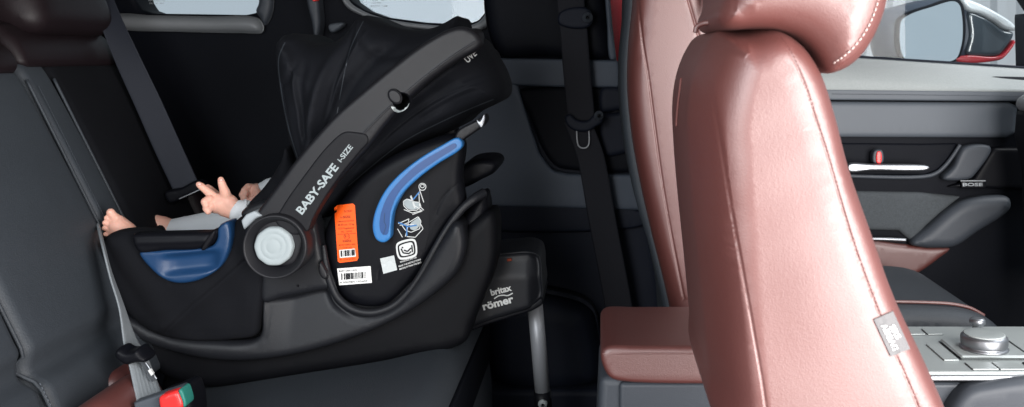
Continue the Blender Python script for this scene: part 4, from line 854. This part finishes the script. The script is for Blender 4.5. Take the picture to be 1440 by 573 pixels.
on = [[Q(337, 298, 1.601, .0200), Q(345, 300, 1.605, .0225), Q(356, 303, 1.606, .0225), Q(380, 311, 1.61, .025), Q(408, 300, 1.62, .029), Q(440, 262, 1.65, .034), Q(468, 245, 1.72, .05)],
      [Q(372, 268, 1.79, .0175), Q(380, 266, 1.795, .021), Q(402, 262, 1.80, .024), Q(432, 262, 1.80, .028), Q(468, 245, 1.74, .05)],
      [Q(470, 246, 1.72, .060), Q(450, 285, 1.72, .066), Q(425, 330, 1.72, .070), Q(415, 348, 1.72, .066)],
      [Q(415, 350, 1.68, .050), Q(350, 346, 1.66, .041), Q(290, 352, 1.64, .035), Q(240, 352, 1.62, .029), Q(208, 350, 1.612, .0235)],
      [Q(415, 340, 1.76, .050), Q(350, 320, 1.77, .040), Q(300, 320, 1.78, .032), Q(262, 323, 1.78, .0255), Q(244, 324, 1.78, .022)]]
oo = blob('onesie', on, 'onesie', by, .002, (), 5)
V, Fc = tube_geo([Q(337.5, 298, 1.601, 0)[:3], Q(341, 299, 1.603, 0)[:3]], .0225, 24); link('cuff', V, Fc, 'onesie', oo)
''', 'seatpart', 'exec'))

# ================================================================ NEAR FRONT SEAT
fs = thing('front_seat', 'pink lit burgundy leather front seat nearest the viewer, with airbag tag on its side', 'car seat', P(1180, 900, 1.1), 'front seats')
Yq = .86
so = [(1022, 640), (1016, 573), (1007, 480), (999, 400), (991, 320), (985, 240), (983, 180), (987, 135), (996, 98), (1010, 66), (1030, 40), (1075, 36), (1110, 45), (1140, 66), (1164, 102), (1184, 160), (1205, 240), (1236, 330), (1272, 430), (1312, 515), (1345, 590), (1370, 660), (1180, 700)]
s1 = [(1008, 48), (1005, 90), (1009, 150), (1018, 220), (1030, 300), (1044, 380), (1058, 460), (1070, 530), (1080, 600), (1088, 660)]
s2 = [(1080, 36), (1104, 66), (1126, 110), (1144, 165), (1162, 220), (1182, 290), (1204, 360), (1230, 430), (1254, 490), (1276, 540), (1300, 600), (1330, 680)]
SEAM = [resample(catmull(fpx(q, Yq), False), .006, False) for q in (s1, s2)]
def seat_fn(x, z):
    px = x * F / Yq + VX; py = VY - (z - CZ) * F / Yq
    pts = np.stack([x, z], 1); pk = 0
    for q_ in SEAM:
        d = dist_poly(pts, q_, False); pk = pk + .00006 * np.exp(-(d / .009) ** 2) * np.sin(z * 420 + 2 * np.sin(z * 37))
    return pk + .0004 * np.sin(px / 60 + py / 38) * np.sin(py / 71 - px / 50) - .003 * np.exp(-((px - 1140 - (py - 300) * .18) / 90) ** 2) + .0006 * np.sin(px / 31 + py / 47) * np.sin(py / 23)
def seat_round(x, z):
    px = x * F / Yq + VX; py = VY - (z - CZ) * F / Yq; k = np.clip((px - 1060 - (py - 100) * .15) / 60, 0, 1); k = k * k * (3 - 2 * k)
    return .045 + (.026 - .045) * k, .11 + (.035 - .11) * k
bo, bsf = puff('backrest', so, Yq, Yq - .004, 1.31, .045, .11, 'leather', fs, sp=.005, spi=.0038, seams=[(s1, .0014, .0018), (s2, .0011, .0012)], fn=seat_fn, rb=.15, rmod=seat_round)
for s in (s1, s2):
    q = onto(resample(catmull(np.array(s, float), False), 3, False), bsf, Yq, .0004)
    off = np.array([.0030, 0, 0])
    stitches('stitching', (q + off)[6:-4], 'leather_seam', fs, .0042, .0026, .00022)
# shell of the seat back and its long zip slot
tube('zip_slot', [P(958, 110, .98), P(953, 150, .98), P(951, 178, .98)], .0010, 'leather_seam', fs)
# headrest
ho = [(1012, 22), (1020, 0), (1022, -60), (1040, -170), (1080, -220), (1180, -220), (1245, -160), (1262, -60), (1252, 0), (1240, 38), (1218, 76), (1192, 98), (1168, 104), (1164, 96), (1150, 72), (1128, 52), (1100, 42), (1060, 40), (1036, 41), (1018, 37)]
hr, hrs = puff('headrest', ho, Yq + .02, Yq - .010, 1.13, .036, .05, 'leather', fs, sp=.005, spi=.007, seams=[([(1026, -60), (1030, 0), (1026, 24), (1010, 38)], .0016, .0018), ([(1250, -60), (1242, -6), (1230, 32), (1210, 66), (1186, 88), (1166, 96)], .0014, .0016)], rb=.05)
q = onto(resample(catmull(np.array([(1246, -60), (1237, -6), (1225, 30), (1205, 62), (1182, 83), (1168, 90)], float), False), 3, False), hrs, Yq, .0010)
stitches('stitching', q, 'pale_thread', hr, .0052, .0034, .0008)
rbox('headrest_post', (P(1120, 0, 1.05)[0] - .006, 1.04, CZ + .0), (P(1120, 0, 1.05)[0] + .006, 1.052, CZ + .06), .003, 'steel', hr)
tube('headrest_bezel', [P(978, 46, .99), P(980, 38, .99), P(990, 33, .985), P(1002, 32, .98)], .0028, 'leather', fs)
# airbag tag, a folded cloth label sewn into the seam
tgp = [(1229, 450), (1256, 438), (1280, 491), (1253, 502)]
tgo = decal('airbag_tag', tgp, bsf, Yq, 'tag', fs, off=.0016, th=.0012, step=6)
text_on('tag_text', [('SRS', (1250.5, 460), (1261, 478), 8, .02), ('AIRBAG', (1239, 458), (1256.5, 494), 8, .02)], bsf, Yq, 'white_print', tgo, .0024)
# seat cushion, out of frame below
puff('seat_cushion', [(1040, 890), (1300, 870), (1700, 866), (1960, 880), (1980, 990), (1040, 990)], Yq, Yq, 1.36, .04, .05, 'leather', fs, sp=.02, spi=.05)
rbox('seat_frame', (.18, .90, .31), (.66, 1.32, CZ - .60), .01, 'black_plastic', fs)

# ================================================================ FAR FRONT SEAT
f2 = thing('front_seat', 'dark burgundy front seat on the far side, half hidden behind the near seat', 'car seat', P(1000, 600, 1.75), 'front seats')
Y2 = 1.60
so2 = [(895, -60), (892, 0), (886, 60), (884, 120), (890, 190), (902, 260), (920, 340), (940, 420), (952, 480), (958, 560), (1080, 560), (1080, 420), (1060, 300), (1040, 180), (1018, 60), (1000, -10), (985, -40), (940, -60)]
b2, b2s = puff('backrest', so2, Y2, Y2, 2.0, .035, .05, 'leather', f2, sp=.006, spi=.009, seams=[([(897, -10), (904, 60), (912, 110), (921, 180), (932, 260), (946, 340), (962, 420)], .002, .003), ([(955, -40), (968, 0), (985, 60), (1000, 120)], .002, .003)])
puff('back_panel', [(886, -40), (878, 30), (873, 90), (874, 150), (882, 220), (896, 290), (914, 350), (932, 430), (942, 500), (960, 500), (930, 350), (905, 220), (896, 100), (905, -40)], Y2 + .10, Y2 + .10, 1.97, .012, .02, 'seat_fabric', f2, sp=.006, spi=.012)
puff('headrest', [(930, -70), (990, -66), (1010, -100), (1020, -180), (980, -220), (930, -200), (915, -120)], 1.75, 1.68, 1.92, .03, .04, 'leather', f2, sp=.01)
cu2, _ = puff('seat_cushion', [(1010, 440), (1200, 424), (1300, 425), (1352, 430), (1380, 442), (1398, 462), (1398, 520), (1010, 560)], 1.68, 1.62, 2.0, .02, .03, 'seat_fabric', f2, sp=.008, spi=.02)
tube('cushion_welt', [P(1200, 424, 1.66), P(1300, 425.5, 1.66), P(1340, 428, 1.66), P(1366, 434, 1.66), P(1384, 444, 1.66)], .003, 'leather', cu2)
tube('belt_guide', [P(1000, 30, 1.56), P(996, 8, 1.58), P(984, -20, 1.60)], .006, 'black_plastic', f2)

# ================================================================ CENTRE CONSOLE
cc = thing('centre_console', 'centre console with burgundy padded armrest and silver control panel', 'console', (.35, 1.4, .31))
zt = CZ - .408
rbox('console_body', (.0, 1.315, .31), (1.02, 1.50, zt - .048), .012, 'trim_grey', cc, taper=lambda c: (c[0] - .018 if c[2] < .5 and c[0] < .1 else c[0], c[1], c[2]))
rbox('side_panel', (.028, 1.308, .33), (1.00, 1.325, zt - .054), .006, 'trim_grey', cc)
al, als = puff('armrest_lid', [(0.002, zt - .010), (.010, zt - .001), (.06, zt), (.30, zt), (.36, zt), (.36, zt - .050), (.30, zt - .052), (.03, zt - .050), (.014, zt - .044), (.004, zt - .026)], 1, 1.298, 1.515, .008, .010, 'leather', cc, sp=.004, spi=.010, raw=True)
stitches('stitching', [(.008, 1.3045, zt - .0055), (.05, 1.3035, zt - .0025), (.20, 1.3035, zt - .0025), (.35, 1.3035, zt - .0025)], 'leather_seam', al, .0052, .0034, .0007)
tube('lid_welt', [(.004, 1.300, zt - .010), (.03, 1.2985, zt - .009), (.20, 1.2985, zt - .009), (.35, 1.2985, zt - .009)], .0012, 'leather', al)
# silver panel, chrome edge, knobs and keys
zp = CZ - .443
sp0, sp1 = .40, .95
rbox('control_panel', (sp0, 1.300, zp - .010), (sp1, 1.520, zp), .003, 'silver', cc)
rbox('chrome_edge', (sp0, 1.294, zp - .012), (sp1, 1.300, zp - .004), .0025, 'chrome', cc)
def ring(name, x, y, prof, m, parent, seg=64, knurl=0):
    V, Fc = [], []
    for (r, z, kn) in prof:
        for k in range(seg):
            a = 2 * math.pi * k / seg; q = r + (kn and ((k % 2) * .0006)); V.append((x + q * math.cos(a), y + q * math.sin(a), z))
    for i in range(len(prof) - 1):
        for k in range(seg):
            t = (k + 1) % seg; Fc.append((i * seg + k, i * seg + t, (i + 1) * seg + t, (i + 1) * seg + k))
    Fc += [tuple(range(seg))[::-1], tuple((len(prof) - 1) * seg + k for k in range(seg))]
    return link(name, V, Fc, m, parent)
kx, ky = (1384 - VX) * 1.385 / F, 1.385
kp = rbox('knob_plinth', (kx - .048, ky - .035, zp), (kx + .052, ky + .05, zp + .006), .003, 'silver', cc)
kn = ring('rotary_knob', kx, ky, [(.034, zp + .006, 0), (.035, zp + .008, 0), (.033, zp + .0095, 0), (.031, zp + .011, 0), (.0325, zp + .0125, 1), (.033, zp + .014, 1), (.033, zp + .023, 1), (.0325, zp + .0245, 1), (.0305, zp + .026, 0), (.029, zp + .0275, 0)], 'chrome', cc, 160)
ring('knob_cap', kx, ky, [(.0295, zp + .0272, 0), (.0293, zp + .0286, 0), (.0275, zp + .0292, 0), (.012, zp + .0294, 0)], 'silver', kn)
x2, y2 = (1371 - VX) * 1.50 / F, 1.49
k2 = ring('small_knob', x2, y2, [(.008, zp, 0), (.008, zp + .010, 0), (.012, zp + .013, 0), (.0125, zp + .018, 0), (.011, zp + .021, 0), (.006, zp + .022, 0)], 'chrome', cc, 48)
for i, (xa, xb, ya, yb) in enumerate(((-.049, -.012, 1.305, 1.335), (-.010, .028, 1.305, 1.335), (-.090, -.058, 1.47, 1.50), (-.054, -.03, 1.47, 1.50), (.060, .12, 1.345, 1.49), (-.075, -.053, 1.345, 1.42))):
    rbox('key', (kx + xa, ya, zp), (kx + xb, yb, zp + .0022), .001, 'silver', cc)
# key gaps
V, Fc = [], []
def line(x0, y0, x1, y1, w=.0007, z=zp + .0008):
    d = Vector((x1 - x0, y1 - y0, 0)).normalized(); n_ = Vector((-d.y, d.x, 0)) * w; i = len(V)
    V.extend([(x0 + n_.x, y0 + n_.y, z), (x1 + n_.x, y1 + n_.y, z), (x1 - n_.x, y1 - n_.y, z), (x0 - n_.x, y0 - n_.y, z)]); Fc.append((i, i + 1, i + 2, i + 3))
for xa, xb, ya, yb in ((-.049, -.012, 1.305, 1.335), (-.010, .028, 1.305, 1.335), (-.090, -.058, 1.47, 1.50), (-.054, -.03, 1.47, 1.50), (.060, .12, 1.345, 1.49), (-.049, .053, 1.349, 1.436)):
    for a_, b_ in (((xa, ya), (xb, ya)), ((xb, ya), (xb, yb)), ((xb, yb), (xa, yb)), ((xa, yb), (xa, ya))): line(kx + a_[0], a_[1], kx + b_[0], b_[1])
link('key_gaps', V, Fc, 'trim_dark', cc, False)
rbox('display_strip', (kx + .034, 1.306, zp), (kx + .12, 1.336, zp + .002), .001, 'black_plastic', cc)
puff('knee_pad', [(1322, 590), (1336, 560), (1352, 543), (1374, 536), (1480, 535), (1480, 640), (1310, 640)], 1.30, 1.275, 1.32, .012, .016, 'trim_grey', cc, sp=.008)
